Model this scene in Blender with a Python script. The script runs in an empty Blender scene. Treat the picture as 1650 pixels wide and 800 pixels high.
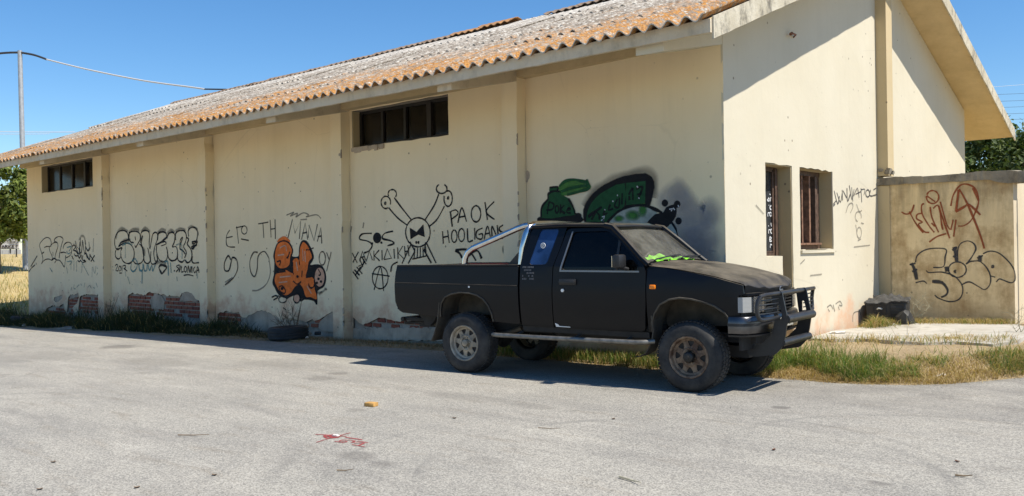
import bpy, bmesh, math, random
from mathutils import Vector, Matrix
from mathutils.geometry import tessellate_polygon
R = random.Random(7)
C = bpy.context.scene.collection
SC = bpy.context.scene
rad = math.radians

# ------------------------------------------------------------------ camera
CAM = Vector((5.1326, -9.7030, 1.5219))
YAW, PITCH, ROLL, FPX = -0.72149, 0.0, -0.01544, 1438.3
_f = Vector((math.sin(YAW)*math.cos(PITCH), math.cos(YAW)*math.cos(PITCH), math.sin(PITCH)))
_r = Vector((math.cos(YAW), -math.sin(YAW), 0)); _u = _r.cross(_f)
RT = _r*math.cos(ROLL)+_u*math.sin(ROLL); UP = -_r*math.sin(ROLL)+_u*math.cos(ROLL)
cam = bpy.data.cameras.new("camera"); camo = bpy.data.objects.new("camera", cam); C.objects.link(camo)
cam.sensor_width = 36; cam.lens = FPX/1650*36; cam.clip_start = .05; cam.clip_end = 4000
M3 = Matrix((RT, UP, -_f)).transposed()
camo.matrix_world = Matrix.Translation(CAM) @ M3.to_4x4()
SC.camera = camo

# ------------------------------------------------------------------ daylight
SUN = Vector((.65, .13, 1.03)).normalized()
world = bpy.data.worlds.new("World"); SC.world = world; world.use_nodes = True
wn = world.node_tree; bg = wn.nodes['Background']
sky = wn.nodes.new('ShaderNodeTexSky'); sky.sky_type = 'NISHITA'; sky.sun_disc = False
sky.sun_elevation = math.asin(SUN.z); sky.sun_rotation = math.atan2(SUN.x, SUN.y)
sky.air_density = 1.0; sky.dust_density = 0.15; sky.ozone_density = 4.5; sky.altitude = 300
hs = wn.nodes.new('ShaderNodeHueSaturation'); hs.inputs['Saturation'].default_value = 1.22; hs.inputs['Value'].default_value = 1.02
wn.links.new(sky.outputs[0], hs.inputs['Color']); wn.links.new(hs.outputs[0], bg.inputs[0]); bg.inputs[1].default_value = .085
sl = bpy.data.lights.new("sun", 'SUN'); sl.energy = 3.9; sl.angle = rad(.5); sl.color = (1, .94, .84)
so = bpy.data.objects.new("sun", sl); C.objects.link(so)
so.rotation_euler = (-SUN).to_track_quat('-Z', 'Y').to_euler()
vs = SC.view_settings; vs.view_transform = 'Standard'; vs.look = 'None'; vs.exposure = .85; vs.gamma = 1

# ------------------------------------------------------------------ placing helpers
S = 1.035                                   # the building stands a little farther than the survey of the truck
def b(p): return CAM + (Vector(p)-CAM)*S    # survey coordinates -> world
def ray(px, py): return _f + RT*((px-825)/FPX) - UP*((py-400)/FPX)
def onY(px, py, y):
    v = ray(px, py); return CAM + v*((y-CAM.y)/v.y)
def onX(px, py, x):
    v = ray(px, py); return CAM + v*((x-CAM.x)/v.x)
def onZ(px, py, z=0.):
    v = ray(px, py); return CAM + v*((z-CAM.z)/v.z)
def smooth(a, c, x):
    t = min(1, max(0, (x-a)/(c-a))); return t*t*(3-2*t)

# ------------------------------------------------------------------ object helpers
def tag(o, label=None, cat=None, group=None, kind=None):
    for k, v in (('label', label), ('category', cat), ('group', group), ('kind', kind)):
        if v: o[k] = v
    return o
def thing(name, label, cat, loc=(0, 0, 0), rz=0, group=None):
    o = bpy.data.objects.new(name, None); C.objects.link(o); o.empty_display_size = .2
    o.location = loc; o.rotation_euler = (0, 0, rz); tag(o, label, cat, group); return o
def root_of(o):
    while o.parent: o = o.parent
    return o
def link(name, me, mat, parent=None, sm=False, local=False):
    o = bpy.data.objects.new(name, me); C.objects.link(o)
    if mat: me.materials.append(mat)
    if parent:
        o.parent = parent
        if not local: o.location = -root_of(parent).location if root_of(parent) is parent else (0, 0, 0)
    return o
def finish(me, ang=.6, flat=False, recalc=True):
    bm = bmesh.new(); bm.from_mesh(me)
    if recalc: bmesh.ops.recalc_face_normals(bm, faces=bm.faces)
    if not flat:
        for f in bm.faces: f.smooth = True
        for e in bm.edges:
            if len(e.link_faces) == 2 and e.calc_face_angle(0) > ang: e.smooth = False
    bm.to_mesh(me); bm.free()
class MB:
    def __init__(s, bb=False): s.v = []; s.f = []; s.bb = bb
    def add(s, vs, fs):
        n = len(s.v); s.v += [Vector(p) for p in vs]; s.f += [tuple(i+n for i in f) for f in fs]; return s
    def box(s, x0, y0, z0, x1, y1, z1, j=0):
        P = [(x, y, z) for z in (z0, z1) for y in (y0, y1) for x in (x0, x1)]
        if j: P = [(p[0]+R.uniform(-j, j), p[1]+R.uniform(-j, j), p[2]+R.uniform(-j, j)) for p in P]
        return s.add(P, [(0, 2, 3, 1), (4, 5, 7, 6), (0, 1, 5, 4), (2, 6, 7, 3), (0, 4, 6, 2), (1, 3, 7, 5)])
    def cbox(s, x0, y0, z0, x1, y1, z1, c=.01):        # chamfered box
        bm = bmesh.new(); bmesh.ops.create_cube(bm, size=1)
        for v in bm.verts: v.co = Vector(((x0+x1)/2+v.co.x*(x1-x0), (y0+y1)/2+v.co.y*(y1-y0), (z0+z1)/2+v.co.z*(z1-z0)))
        bmesh.ops.bevel(bm, geom=bm.edges[:], offset=c, segments=2, profile=.5, affect='EDGES')
        return s.bm(bm)
    def bm(s, bm):
        bm.verts.index_update(); s.add([v.co.copy() for v in bm.verts], [[v.index for v in f.verts] for f in bm.faces]); bm.free(); return s
    def tube(s, pts, r, n=10, cap=True):
        pts = [Vector(p) for p in pts]; rs = r if isinstance(r, (list, tuple)) else [r]*len(pts)
        nrm = None; rings = []
        for i, p in enumerate(pts):
            t = (pts[min(i+1, len(pts)-1)]-pts[max(i-1, 0)]).normalized()
            if nrm is None: nrm = t.orthogonal().normalized()
            nrm = (nrm - t*nrm.dot(t)).normalized(); bi = t.cross(nrm)
            rings.append([p+(nrm*math.cos(2*math.pi*k/n)+bi*math.sin(2*math.pi*k/n))*rs[i] for k in range(n)])
        V = [q for rg in rings for q in rg]; F = []
        for i in range(len(rings)-1):
            for k in range(n):
                a = i*n+k; c = i*n+(k+1) % n; F.append((a, c, c+n, a+n))
        if cap: F.append(tuple(range(n))[::-1]); F.append(tuple((len(rings)-1)*n+k for k in range(n)))
        return s.add(V, F)
    def lathe(s, prof, n=40, c=(0, 0, 0), ax='y'):      # profile of (radius, axial)
        V = []; F = []; m = len(prof)
        for k in range(n):
            a = 2*math.pi*k/n
            for r, h in prof:
                V.append((c[0]+r*math.cos(a), c[1]+h, c[2]+r*math.sin(a)) if ax == 'y' else (c[0]+r*math.cos(a), c[1]+r*math.sin(a), c[2]+h))
        for k in range(n):
            for i in range(m-1):
                F.append((k*m+i, k*m+i+1, ((k+1) % n)*m+i+1, ((k+1) % n)*m+i))
        return s.add(V, F)
    def poly(s, outer, holes, fn, t):                   # 2-D polygon with holes -> slab; fn(u, v, depth)
        loops = [outer]+list(holes)
        P = [p for l in loops for p in l]; n = len(P)
        tri = tessellate_polygon([[Vector((p[0], p[1], 0)) for p in l] for l in loops])
        V = [fn(u, v, 0) for u, v in P]+[fn(u, v, t) for u, v in P]
        F = [tuple(x) for x in tri]+[tuple(i+n for i in x[::-1]) for x in tri]
        o = 0
        for l in loops:
            m = len(l)
            for i in range(m): F.append((o+i, o+(i+1) % m, o+(i+1) % m+n, o+i+n))
            o += m
        return s.add(V, F)
    def grid(s, fn, nu, nv):
        V = [fn(i/nu, j/nv) for j in range(nv+1) for i in range(nu+1)]
        return s.add(V, [(j*(nu+1)+i, j*(nu+1)+i+1, (j+1)*(nu+1)+i+1, (j+1)*(nu+1)+i) for j in range(nv) for i in range(nu)])
    def mesh(s, name, ang=.6, flat=False, recalc=True):
        me = bpy.data.meshes.new(name)
        me.from_pydata([b(p) for p in s.v] if s.bb else s.v, [], s.f); finish(me, ang, flat, recalc); return me
    def build(s, name, mat, parent=None, ang=.6, flat=False, local=False, recalc=True):
        return link(name, s.mesh(name, ang, flat, recalc), mat, parent, local=local)
def arc(cx, cy, rx, ry=None, a0=0, a1=360, n=14):
    ry = ry or rx
    return [(cx+rx*math.cos(rad(a0+(a1-a0)*i/n)), cy+ry*math.sin(rad(a0+(a1-a0)*i/n))) for i in range(n+1)]
def spline(P, k=5):
    if len(P) < 3: return [Vector(p) for p in P]
    P = [Vector(p) for p in P]; out = []
    for i in range(len(P)-1):
        p0, p1, p2, p3 = P[max(i-1, 0)], P[i], P[i+1], P[min(i+2, len(P)-1)]
        for j in range(k):
            t = j/k
            out.append(.5*((2*p1)+(p2-p0)*t+(2*p0-5*p1+4*p2-p3)*t*t+(3*p1-p0-3*p2+p3)*t**3))
    return out+[P[-1]]

# ------------------------------------------------------------------ material helpers
class NT:
    def __init__(s, name):
        s.m = bpy.data.materials.new(name); s.m.use_nodes = True; s.t = s.m.node_tree
        s.p = s.t.nodes['Principled BSDF']; s.out = s.t.nodes['Material Output']
    def n(s, typ, **kw):
        x = s.t.nodes.new('ShaderNode'+typ)
        for k, v in kw.items():
            if k.startswith('i_'): s.set(x.inputs[k[2:].replace('_', ' ')], v)
            else: setattr(x, k, v)
        return x
    def set(s, sock, v):
        if isinstance(v, bpy.types.NodeSocket): s.t.links.new(v, sock)
        elif isinstance(v, tuple) and len(v) == 3 and sock.type == 'RGBA': sock.default_value = (*v, 1)
        else: sock.default_value = v
    def co(s, kind='Object', scale=None, rot=None):
        o = s.n('TexCoord').outputs[kind]
        if scale or rot:
            mp = s.n('Mapping'); s.t.links.new(o, mp.inputs[0])
            if scale: mp.inputs['Scale'].default_value = scale
            if rot: mp.inputs['Rotation'].default_value = rot
            o = mp.outputs[0]
        return o
    def noise(s, scale, detail=4, rough=.55, co=None, dist=0):
        x = s.n('TexNoise'); x.inputs['Scale'].default_value = scale; x.inputs['Detail'].default_value = detail
        x.inputs['Roughness'].default_value = rough; x.inputs['Distortion'].default_value = dist
        s.t.links.new(co if co else s.co(), x.inputs['Vector']); return x.outputs['Fac']
    def vor(s, scale, feature='F1', co=None, out='Distance', rnd=1):
        x = s.n('TexVoronoi'); x.feature = feature; x.inputs['Scale'].default_value = scale; x.inputs['Randomness'].default_value = rnd
        s.t.links.new(co if co else s.co(), x.inputs['Vector']); return x.outputs[out]
    def ramp(s, fac, a, c):            # remap a..c -> 0..1 clamped
        x = s.n('MapRange'); s.set(x.inputs[0], fac); x.inputs[1].default_value = a; x.inputs[2].default_value = c
        return x.outputs[0]
    def math(s, op, a, c=0., cl=False):
        x = s.n('Math', operation=op, use_clamp=cl); s.set(x.inputs[0], a); s.set(x.inputs[1], c); return x.outputs[0]
    def mix(s, fac, a, c, mode='MIX'):
        x = s.n('MixRGB', blend_type=mode); s.set(x.inputs[0], fac); s.set(x.inputs[1], a); s.set(x.inputs[2], c); return x.outputs[0]
    def sep(s, v, i):
        x = s.n('SeparateXYZ'); s.t.links.new(v, x.inputs[0]); return x.outputs[i]
    def bump(s, h, st=.3, d=.02):
        x = s.n('Bump'); x.inputs['Strength'].default_value = st; x.inputs['Distance'].default_value = d
        s.set(x.inputs['Height'], h); s.t.links.new(x.outputs[0], s.p.inputs['Normal'])
    def base(s, c): s.set(s.p.inputs['Base Color'], c); return s
    def rough(s, v): s.set(s.p.inputs['Roughness'], v); return s
    def attr(s, name, out='Color'): return s.n('Attribute', attribute_name=name).outputs[out]
def simple(name, col, rough=.6, metal=0, nz=0, ns=8, bump=0, bs=30, spec=None):
    t = NT(name)
    if nz:
        f = t.ramp(t.noise(ns, 5), .3, .7)
        t.base(t.mix(f, tuple(c*(1-nz) for c in col), tuple(min(1, c*(1+nz)) for c in col)))
    else: t.base(col)
    t.rough(rough); t.p.inputs['Metallic'].default_value = metal
    if spec is not None: t.p.inputs['Specular IOR Level'].default_value = spec
    if bump: t.bump(t.noise(bs, 4), bump, .01)
    return t.m
# ------------------------------------------------------------------ materials
def plaster(name, a, c, peel=True, grime=.14, specks=True, stain=0.):
    t = NT(name); co = t.co()
    col = t.mix(t.ramp(t.noise(.7, 6, .6), .32, .68), a, c)
    st = t.ramp(t.noise(1, 5, .6, t.co(scale=(2.2, 2.2, .35)), 1.5), .5, .8)
    col = t.mix(t.math('MULTIPLY', st, grime), col, tuple(x*.62 for x in a))
    z = t.sep(co, 2)
    if stain:
        bl = t.ramp(t.math('ADD', t.math('MULTIPLY', t.noise(1.6, 8, .75), .7), t.math('MULTIPLY', t.noise(1, 5, .7, t.co(scale=(5, 5, .7))), .3)), .46, .62)
        col = t.mix(t.math('MULTIPLY', bl, stain), col, (.40, .26, .115))
        lo_ = t.ramp(t.math('ADD', z, t.math('MULTIPLY', t.noise(2.5, 6, .7), .9)), 1.05, .55)
        col = t.mix(t.math('MULTIPLY', lo_, .55), col, (.33, .22, .105))
        top = t.math('MULTIPLY', t.ramp(z, 1.5, 2.6), t.ramp(t.noise(1, 6, .7, t.co(scale=(4, 4, .5))), .38, .62))
        col = t.mix(t.math('MULTIPLY', top, .7), col, (.15, .11, .065))
    if peel:
        zz = t.math('ADD', z, t.math('MULTIPLY', t.math('SUBTRACT', t.noise(1.7, 6, .62), .5), 1.5))
        pl = t.ramp(zz, .60, .34)
        col = t.mix(t.math('MULTIPLY', pl, t.math('MULTIPLY', t.ramp(t.noise(4, 5, .7), .3, .55), .75)), col, (.62, .37, .23))
        low = t.ramp(t.math('ADD', z, t.math('MULTIPLY', t.noise(6, 4), .25)), .42, .05)
        col = t.mix(t.math('MULTIPLY', low, .5), col, (.33, .235, .15))
    if specks:
        v = t.ramp(t.vor(4.2), .085, .06)
        v2 = t.math('MULTIPLY', v, t.ramp(t.noise(.9, 2), .47, .55))
        col = t.mix(t.math('MULTIPLY', v2, .75), col, (.12, .09, .06))
        w = t.math('MULTIPLY', t.ramp(t.vor(13), .1, .06), t.ramp(t.noise(1.3, 2), .52, .66))
        col = t.mix(t.math('MULTIPLY', w, .45), col, (.2, .15, .1))
    ck = t.ramp(t.vor(.55, 'DISTANCE_TO_EDGE', t.mix(.18, co, t.n('TexNoise', i_Scale=2.5, i_Detail=6).outputs['Color'])), .004, .001)
    ck = t.math('MULTIPLY', ck, t.ramp(t.noise(.6, 3), .5, .6))
    col = t.mix(t.math('MULTIPLY', ck, .1), col, (.16, .12, .08))
    dr = t.ramp(t.noise(1, 4, .6, t.co(scale=(6, 6, .16)), 1.2), .5, .8)
    dr = t.math('MULTIPLY', dr, t.ramp(t.noise(.5, 3), .42, .6))
    col = t.mix(t.math('MULTIPLY', dr, grime*.55), col, (.20, .145, .075))
    t.base(col).rough(.88)
    h = t.math('ADD', t.math('MULTIPLY', t.noise(3, 5), 1.0), t.math('MULTIPLY', t.noise(60, 4), .12))
    t.bump(h, .35, .02)
    return t.m
M = {}
M['plaster'] = plaster('plaster_cream_shaded', (.875, .735, .50), (.82, .675, .435))  # lighter copy of the cream paint, lifting the shaded long wall
M['plaster_gable_sunlit'] = plaster('plaster_gable_sunlit', (.60, .548, .425), (.56, .505, .38), grime=.12)  # darker copy of the same cream paint, holding down the sun on the gable
M['pilaster'] = plaster('plaster_ochre_and_shade', (.54, .43, .255), (.49, .385, .22))
M['reveal'] = plaster('reveal_shade_ochre', (.50, .40, .235), (.43, .34, .19), peel=False)  # plaster with the shade of the recesses put into its colour
M['lowwall'] = plaster('low_wall_render', (.86, .68, .40), (.76, .58, .31), peel=False, stain=.9, grime=.5)
M['lowwall_end'] = plaster('low_wall_end', (.62, .53, .38), (.55, .46, .31), peel=False)
def concrete(name, a, c, dark=.5, lichen=0.):
    t = NT(name)
    col = t.mix(t.ramp(t.noise(2.5, 7, .65), .35, .65), a, c)
    d = t.ramp(t.noise(5, 8, .7, t.co(scale=(1, 1, .6))), .5, .66)
    col = t.mix(t.math('MULTIPLY', d, dark), col, (.07, .062, .05))
    if lichen: col = t.mix(t.math('MULTIPLY', t.ramp(t.noise(9, 5), .58, .66), lichen), col, (.42, .19, .04))
    t.base(col).rough(.92); t.bump(t.noise(25, 6, .65), .4, .02); return t.m
M['soffit'] = concrete('soffit_paint', (.62, .49, .29), (.54, .42, .24), .08)
M['fascia'] = concrete('fascia_paint', (.64, .55, .41), (.57, .48, .34), .25)
M['verge'] = concrete('weathered_verge', (.56, .51, .40), (.42, .37, .27), .75)
M['coping'] = concrete('coping_concrete', (.32, .28, .21), (.20, .17, .125), .7, .0)
M['cement'] = concrete('cement_render', (.50, .41, .31), (.36, .285, .21), .4)
M['mortar'] = concrete('mortar', (.42, .36, .29), (.32, .265, .205), .4)
M['pad'] = concrete('concrete_pad', (.46, .43, .37), (.36, .33, .27), .35)
t = NT('brick_red'); oi = t.n('ObjectInfo')
t.base(t.mix(t.ramp(t.noise(9, 6, .7), .52, .75), t.mix(oi.outputs['Random'], (.21, .05, .028), (.36, .115, .06)), (.26, .17, .12)))
t.rough(.9); t.bump(t.noise(40, 5), .5, .01); M['brick'] = t.m
M['plaster_lip'] = simple('broken_plaster_edge', (.17, .135, .10), .95, nz=.4)
# corrugated asbestos cement with orange lichen near the eave
t = NT('asbestos_roof'); g = t.n('NewGeometry').outputs['Position']
zz = t.sep(g, 2)
gray = t.mix(t.ramp(t.noise(3, 8, .7, g), .38, .62), (.145, .115, .085), (.36, .315, .26))
gray = t.mix(t.math('MULTIPLY', t.ramp(t.noise(13, 5, .75, g), .5, .62), .85), gray, (.60, .57, .50))
gray = t.mix(t.math('MULTIPLY', t.ramp(t.noise(19, 4, .7, g), .54, .64), .8), gray, (.07, .055, .04))
lic = t.math('ADD', t.ramp(zz, 5.7, 3.95), t.math('MULTIPLY', t.math('SUBTRACT', t.noise(1.3, 7, .72, g), .5), 2.2))
lic2 = t.math('MULTIPLY', t.ramp(lic, .38, .85), t.ramp(t.noise(12, 5, .75, g), .42, .53))
col = t.mix(lic2, gray, t.mix(t.ramp(t.noise(40, 3, .5, g), .4, .6), (.24, .10, .02), (.47, .225, .05)))
wh = t.math('MULTIPLY', t.ramp(t.math('ADD', zz, t.math('MULTIPLY', t.noise(2, 4, .6, g), .3)), 6.12, 6.3), .25)
col = t.mix(wh, col, (.74, .72, .67))
t.base(col).rough(.95); t.bump(t.noise(45, 5, .7, g), .6, .015); M['roof'] = t.m
M['sheet_edge'] = simple('sheet_edge', (.50, .47, .41), .9, nz=.35, ns=12)
M['ridge_lichen'] = concrete('ridge_cap_lichen', (.42, .20, .06), (.26, .15, .08), .3, .9)
M['ridge'] = concrete('ridge_cap_cement', (.30, .22, .15), (.19, .13, .09), .6, .8)
# asphalt, old and bleached; drips and oil spots where the photograph has them
STAINS = [(*onZ(px, py, tz)[:2], rx, ry, k) for px, py, tz, rx, ry, k in ((192, 559.5, -.08, .45, .30, .6), (545, 602, 0, .16, .13, .5), (516, 610, 0, .26, .17, .4), (574, 661, 0, .13, .09, .35), (575, 735, 0, .18, .14, .4), (615, 748, 0, .12, .1, .35), (790, 742, 0, .25, .12, .25), (860, 655, 0, .3, .14, .3), (1258, 657, 0, .10, .08, .7), (1418, 779, 0, .10, .06, .5), (60, 575, -.07, 1.3, .7, .25), (250, 583, -.03, 1.0, .4, .3), (430, 585, 0, .8, .3, .25), (750, 640, 0, .7, .2, .25))]
t = NT('bleached_asphalt'); co = t.co()
f1 = t.math('ADD', t.math('MULTIPLY', t.noise(70, 3, .8), .45), t.math('MULTIPLY', t.sep(t.vor(105, out='Color'), 0), .55)); f2 = t.vor(75); f3 = t.noise(.5, 6, .65); f7 = t.noise(5, 5, .7); f4 = t.noise(1, 6, .65, t.co(scale=(.35, 2.1, 1), rot=(0, 0, .12)))
col = t.mix(t.ramp(f3, .3, .7), (.25, .237, .208), (.335, .313, .268))
col = t.mix(t.math('MULTIPLY', t.ramp(f4, .48, .68), .5), col, (.175, .165, .15))
col = t.mix(t.math('MULTIPLY', t.ramp(t.noise(2.3, 5, .7, t.co(scale=(.45, 1.9, 1))), .55, .7), .5), col, (.19, .16, .12))
col = t.mix(t.math('MULTIPLY', t.ramp(t.noise(.22, 5, .6, t.co(scale=(.6, 1.3, 1))), .5, .66), .35), col, (.19, .178, .16))
col = t.mix(t.math('MULTIPLY', t.ramp(t.noise(1.1, 6, .7, t.co(scale=(.4, 1.5, 1), rot=(0, 0, -.1))), .55, .7), .4), col, (.42, .395, .34))
col = t.mix(t.ramp(f1, .25, .75), t.mix(1, col, (.62, .62, .625), 'MULTIPLY'), t.mix(1, col, (1.36, 1.355, 1.33), 'MULTIPLY'))
col = t.mix(t.math('MULTIPLY', t.ramp(t.vor(48), .17, .08), .5), col, (.52, .50, .45))
col = t.mix(t.math('MULTIPLY', t.ramp(t.vor(23), .09, .04), .4), col, (.075, .07, .065))
ox = t.ramp(t.noise(.33, 3), .53, .6)                           # crazed patches
crk = t.ramp(t.vor(1.9, 'DISTANCE_TO_EDGE', t.co(scale=(.8, 1.2, 1))), .022, .006)
col = t.mix(t.math('MULTIPLY', t.math('MULTIPLY', crk, t.math('MULTIPLY', ox, t.ramp(t.sep(co, 0), -4, -7))), .5), col, (.085, .08, .075))
sp = t.math('MULTIPLY', t.ramp(t.vor(.85), .13, .07), t.ramp(t.noise(.8, 3), .45, .55))
col = t.mix(t.math('MULTIPLY', sp, .25), col, (.10, .09, .08))
for cx, cy, r, w, k in ((1.9, -4.4, 1.75, .07, .5), (1.7, -4.5, 2.15, .05, .35), (3.2, -2.9, 1.5, .06, .4), (-3, -8.4, 3.6, .10, .35), (-3, -8.4, 3.2, .10, .25)):
    dx = t.math('SUBTRACT', t.sep(co, 0), cx); dy = t.math('SUBTRACT', t.sep(co, 1), cy)
    d = t.math('SQRT', t.math('ADD', t.math('MULTIPLY', dx, dx), t.math('MULTIPLY', dy, dy)))
    rg = t.ramp(t.math('ABSOLUTE', t.math('SUBTRACT', d, r)), w, .0)
    rg = t.math('MULTIPLY', rg, t.ramp(t.noise(1.1, 3), .4, .62))
    col = t.mix(t.math('MULTIPLY', rg, k*.85), col, (.12, .115, .105))
for cx, cy, rx, ry, k in STAINS:
    dx = t.math('MULTIPLY', t.math('SUBTRACT', t.sep(co, 0), cx), 1/rx); dy = t.math('MULTIPLY', t.math('SUBTRACT', t.sep(co, 1), cy), 1/ry)
    d = t.math('ADD', t.math('SQRT', t.math('ADD', t.math('MULTIPLY', dx, dx), t.math('MULTIPLY', dy, dy))), t.math('MULTIPLY', t.math('SUBTRACT', f7, .5), 1.4))
    col = t.mix(t.math('MULTIPLY', t.ramp(d, 1.1, .6), k), col, (.105, .095, .082))
ed_shade = t.ramp(t.math('ADD', t.math('ADD', t.sep(co, 1), t.math('MULTIPLY', t.sep(co, 0), -.02)), t.math('MULTIPLY', t.math('SUBTRACT', t.noise(.9, 6, .65), .5), 2.2)), -1.9, -.6)  # edge grime that also deepens the building's shade in the asphalt colour
col = t.mix(t.math('MULTIPLY', t.math('MULTIPLY', ed_shade, t.ramp(t.noise(1.7, 5, .7), .3, .6)), .4), col, (.09, .082, .075))
t.base(col).rough(.93)
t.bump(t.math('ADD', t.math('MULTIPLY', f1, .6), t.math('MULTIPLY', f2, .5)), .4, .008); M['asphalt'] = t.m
t = NT('dry_soil')
col = t.mix(t.ramp(t.noise(1.6, 7, .7), .35, .65), (.23, .165, .09), (.36, .27, .15))
col = t.mix(t.ramp(t.noise(40, 4, .7), .5, .7), col, (.42, .33, .20)); t.base(col).rough(.97); t.bump(t.noise(30, 6, .7), .6, .03); M['soil'] = t.m
t = NT('dry_field')
col = t.mix(t.ramp(t.noise(.12, 7, .7), .35, .65), (.40, .30, .13), (.52, .40, .19))
col = t.mix(t.math('MULTIPLY', t.ramp(t.noise(1, 5, .6, t.co(scale=(.5, 3, 1))), .5, .7), .6), col, (.27, .23, .08)); t.base(col).rough(.97); t.bump(t.noise(8, 6, .7), .8, .08); M['field'] = t.m
def leafy(name, tr=.25):
    t = NT(name); c = t.attr('Col'); t.base(c).rough(.6); t.p.inputs['Specular IOR Level'].default_value = .3
    d = t.n('BsdfTranslucent'); t.set(d.inputs['Color'], t.mix(1, c, (1.5, 1.6, .7), 'MULTIPLY'))
    mx = t.n('MixShader'); mx.inputs[0].default_value = tr
    t.t.links.new(t.p.outputs[0], mx.inputs[1]); t.t.links.new(d.outputs[0], mx.inputs[2]); t.t.links.new(mx.outputs[0], t.out.inputs[0]); return t.m
M['leaf'] = leafy('leaf'); M['grass'] = leafy('grass_blade', .3)
M['bark'] = simple('bark', (.16, .115, .075), .9, nz=.4, bump=.5)
M['twig'] = simple('dry_twig', (.17, .12, .07), .9, nz=.4)
M['pale_twig'] = simple('pale_twig', (.45, .40, .27), .9, nz=.3)
# truck
t = NT('matte_black_paint'); nz = t.sep(t.n('NewGeometry').outputs['Normal'], 2)
up = t.ramp(nz, .45, .95)
du = t.math('MULTIPLY', up, t.ramp(t.noise(3.5, 6, .65), .25, .75))
col = t.mix(t.math('MULTIPLY', du, .62), (.0025, .003, .0048), (.26, .22, .16))
zl = t.math('ADD', t.sep(t.co(), 2), t.math('MULTIPLY', t.noise(5, 5), .35))
low = t.math('MULTIPLY', t.ramp(zl, .98, .62), .07)
col = t.mix(low, col, (.13, .105, .075))
sc = t.math('MULTIPLY', t.ramp(t.noise(7, 8, .75, t.co(scale=(.6, 1, 3))), .6, .8), .05)
col = t.mix(sc, col, (.10, .095, .09))
t.base(col).rough(t.math('ADD', t.math('MULTIPLY', du, .25), t.math('ADD', .27, t.math('MULTIPLY', t.noise(2.2, 5, .65), .22)))); t.bump(t.noise(1.4, 3), .06, .03); t.p.inputs['Specular IOR Level'].default_value = .27; M['paint'] = t.m
M['black_plastic'] = simple('black_plastic', (.014, .014, .015), .5, nz=.3)
M['bar_black'] = simple('bar_black', (.018, .018, .019), .42, nz=.35)
M['under'] = simple('underbody', (.022, .02, .018), .8, nz=.4)
M['dusty_under'] = simple('dusty_arch', (.075, .062, .045), .9, nz=.5, ns=5)
M['chrome'] = simple('chrome', (.62, .62, .62), .16, 1, nz=.15)
M['bumper'] = simple('dull_chrome', (.115, .115, .12), .3, 1, nz=.3, ns=4)
M['steel_step'] = simple('worn_step', (.20, .19, .17), .5, .7, nz=.35, ns=14)
t = NT('tyre_rubber'); t.base(t.mix(t.ramp(t.noise(5, 6, .65), .38, .68), (.013, .013, .014), (.055, .051, .045))).rough(.82); t.bump(t.noise(30, 4), .2, .01); M['tyre'] = t.m
M['old_tyre'] = simple('old_tyre', (.02, .02, .021), .75, nz=.5)
M['rim'] = simple('steel_rim', (.30, .26, .20), .6, .25, nz=.4, ns=12)
t = NT('rusty_rim'); t.base(t.mix(t.ramp(t.noise(9, 6, .7), .4, .6), (.25, .18, .12), (.09, .05, .03))).rough(.7); t.p.inputs['Metallic'].default_value = .2; M['rim_rust'] = t.m
M['hub'] = simple('dark_hub', (.03, .028, .026), .5, .5, nz=.3)
M['lamp'] = simple('lamp_lens', (.30, .31, .31), .12, 0, spec=.8)
M['amber'] = simple('amber_lens', (.85, .22, .01), .2)
M['red_bed'] = simple('red_bed', (.30, .022, .02), .6, nz=.4)
M['trim'] = simple('window_trim', (.22, .22, .22), .35, .6)
M['seat'] = simple('seat_cloth', (.24, .19, .13), .95, nz=.3)
M['dash'] = simple('dash', (.05, .048, .045), .8)
M['vest'] = simple('hi_vis_vest', (.30, .90, .04), .8, nz=.3, ns=20)
M['white'] = simple('white_paint', (.78, .78, .76), .6)
M['sticker'] = simple('grey_sticker', (.09, .09, .095), .7)
M['plate'] = simple('number_plate', (.38, .37, .33), .5, nz=.2)
M['plate_ink'] = simple('plate_ink', (.03, .03, .04), .5)
def glass(name, tint, dust, dcol, rough=.04, gl=1.0):
    t = NT(name); tr = t.n('BsdfTransparent'); tr.inputs[0].default_value = (*tint, 1)
    df = t.n('BsdfDiffuse'); df.inputs[0].default_value = (*dcol, 1)
    m1 = t.n('MixShader'); t.set(m1.inputs[0], t.math('MULTIPLY', t.ramp(t.noise(5, 6, .7), .2, .8), dust*2) if dust else 0.)
    t.t.links.new(tr.outputs[0], m1.inputs[1]); t.t.links.new(df.outputs[0], m1.inputs[2])
    gs = t.n('BsdfGlossy'); gs.inputs['Roughness'].default_value = rough
    fr = t.n('Fresnel'); fr.inputs[0].default_value = 1.45
    m2 = t.n('MixShader'); t.set(m2.inputs[0], t.math('MULTIPLY', fr.outputs[0], gl)); t.t.links.new(m1.outputs[0], m2.inputs[1]); t.t.links.new(gs.outputs[0], m2.inputs[2])
    t.t.links.new(m2.outputs[0], t.out.inputs[0]); return t.m
M['windshield'] = glass('dusty_windshield', (.84, .86, .82), .15, (.52, .50, .43))
M['clear'] = glass('clear_lens', (.9, .9, .9), .1, (.6, .6, .58))
M['tint'] = glass('tinted_glass', (.05, .055, .06), .05, (.03, .033, .04), .06, .7)
M['bluefilm'] = simple('blue_window_film', (.015, .04, .115), .16, 0, nz=.5, ns=3)
M['dirty_glass'] = glass('dirty_glass', (.10, .09, .075), .22, (.075, .062, .045), .15, .6)
M['black_frame'] = simple('black_frame', (.016, .013, .011), .6, nz=.4)
M['brown_frame'] = simple('brown_frame', (.085, .05, .033), .65, nz=.5, ns=14)
M['rust_frame'] = simple('rusty_frame', (.19, .10, .06), .8, nz=.5, ns=16)
M['dark_glass'] = simple('chalked_glass', (.035, .038, .042), .12, nz=.3)
M['curtain'] = simple('curtain', (.22, .20, .17), .95, nz=.3)
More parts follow.
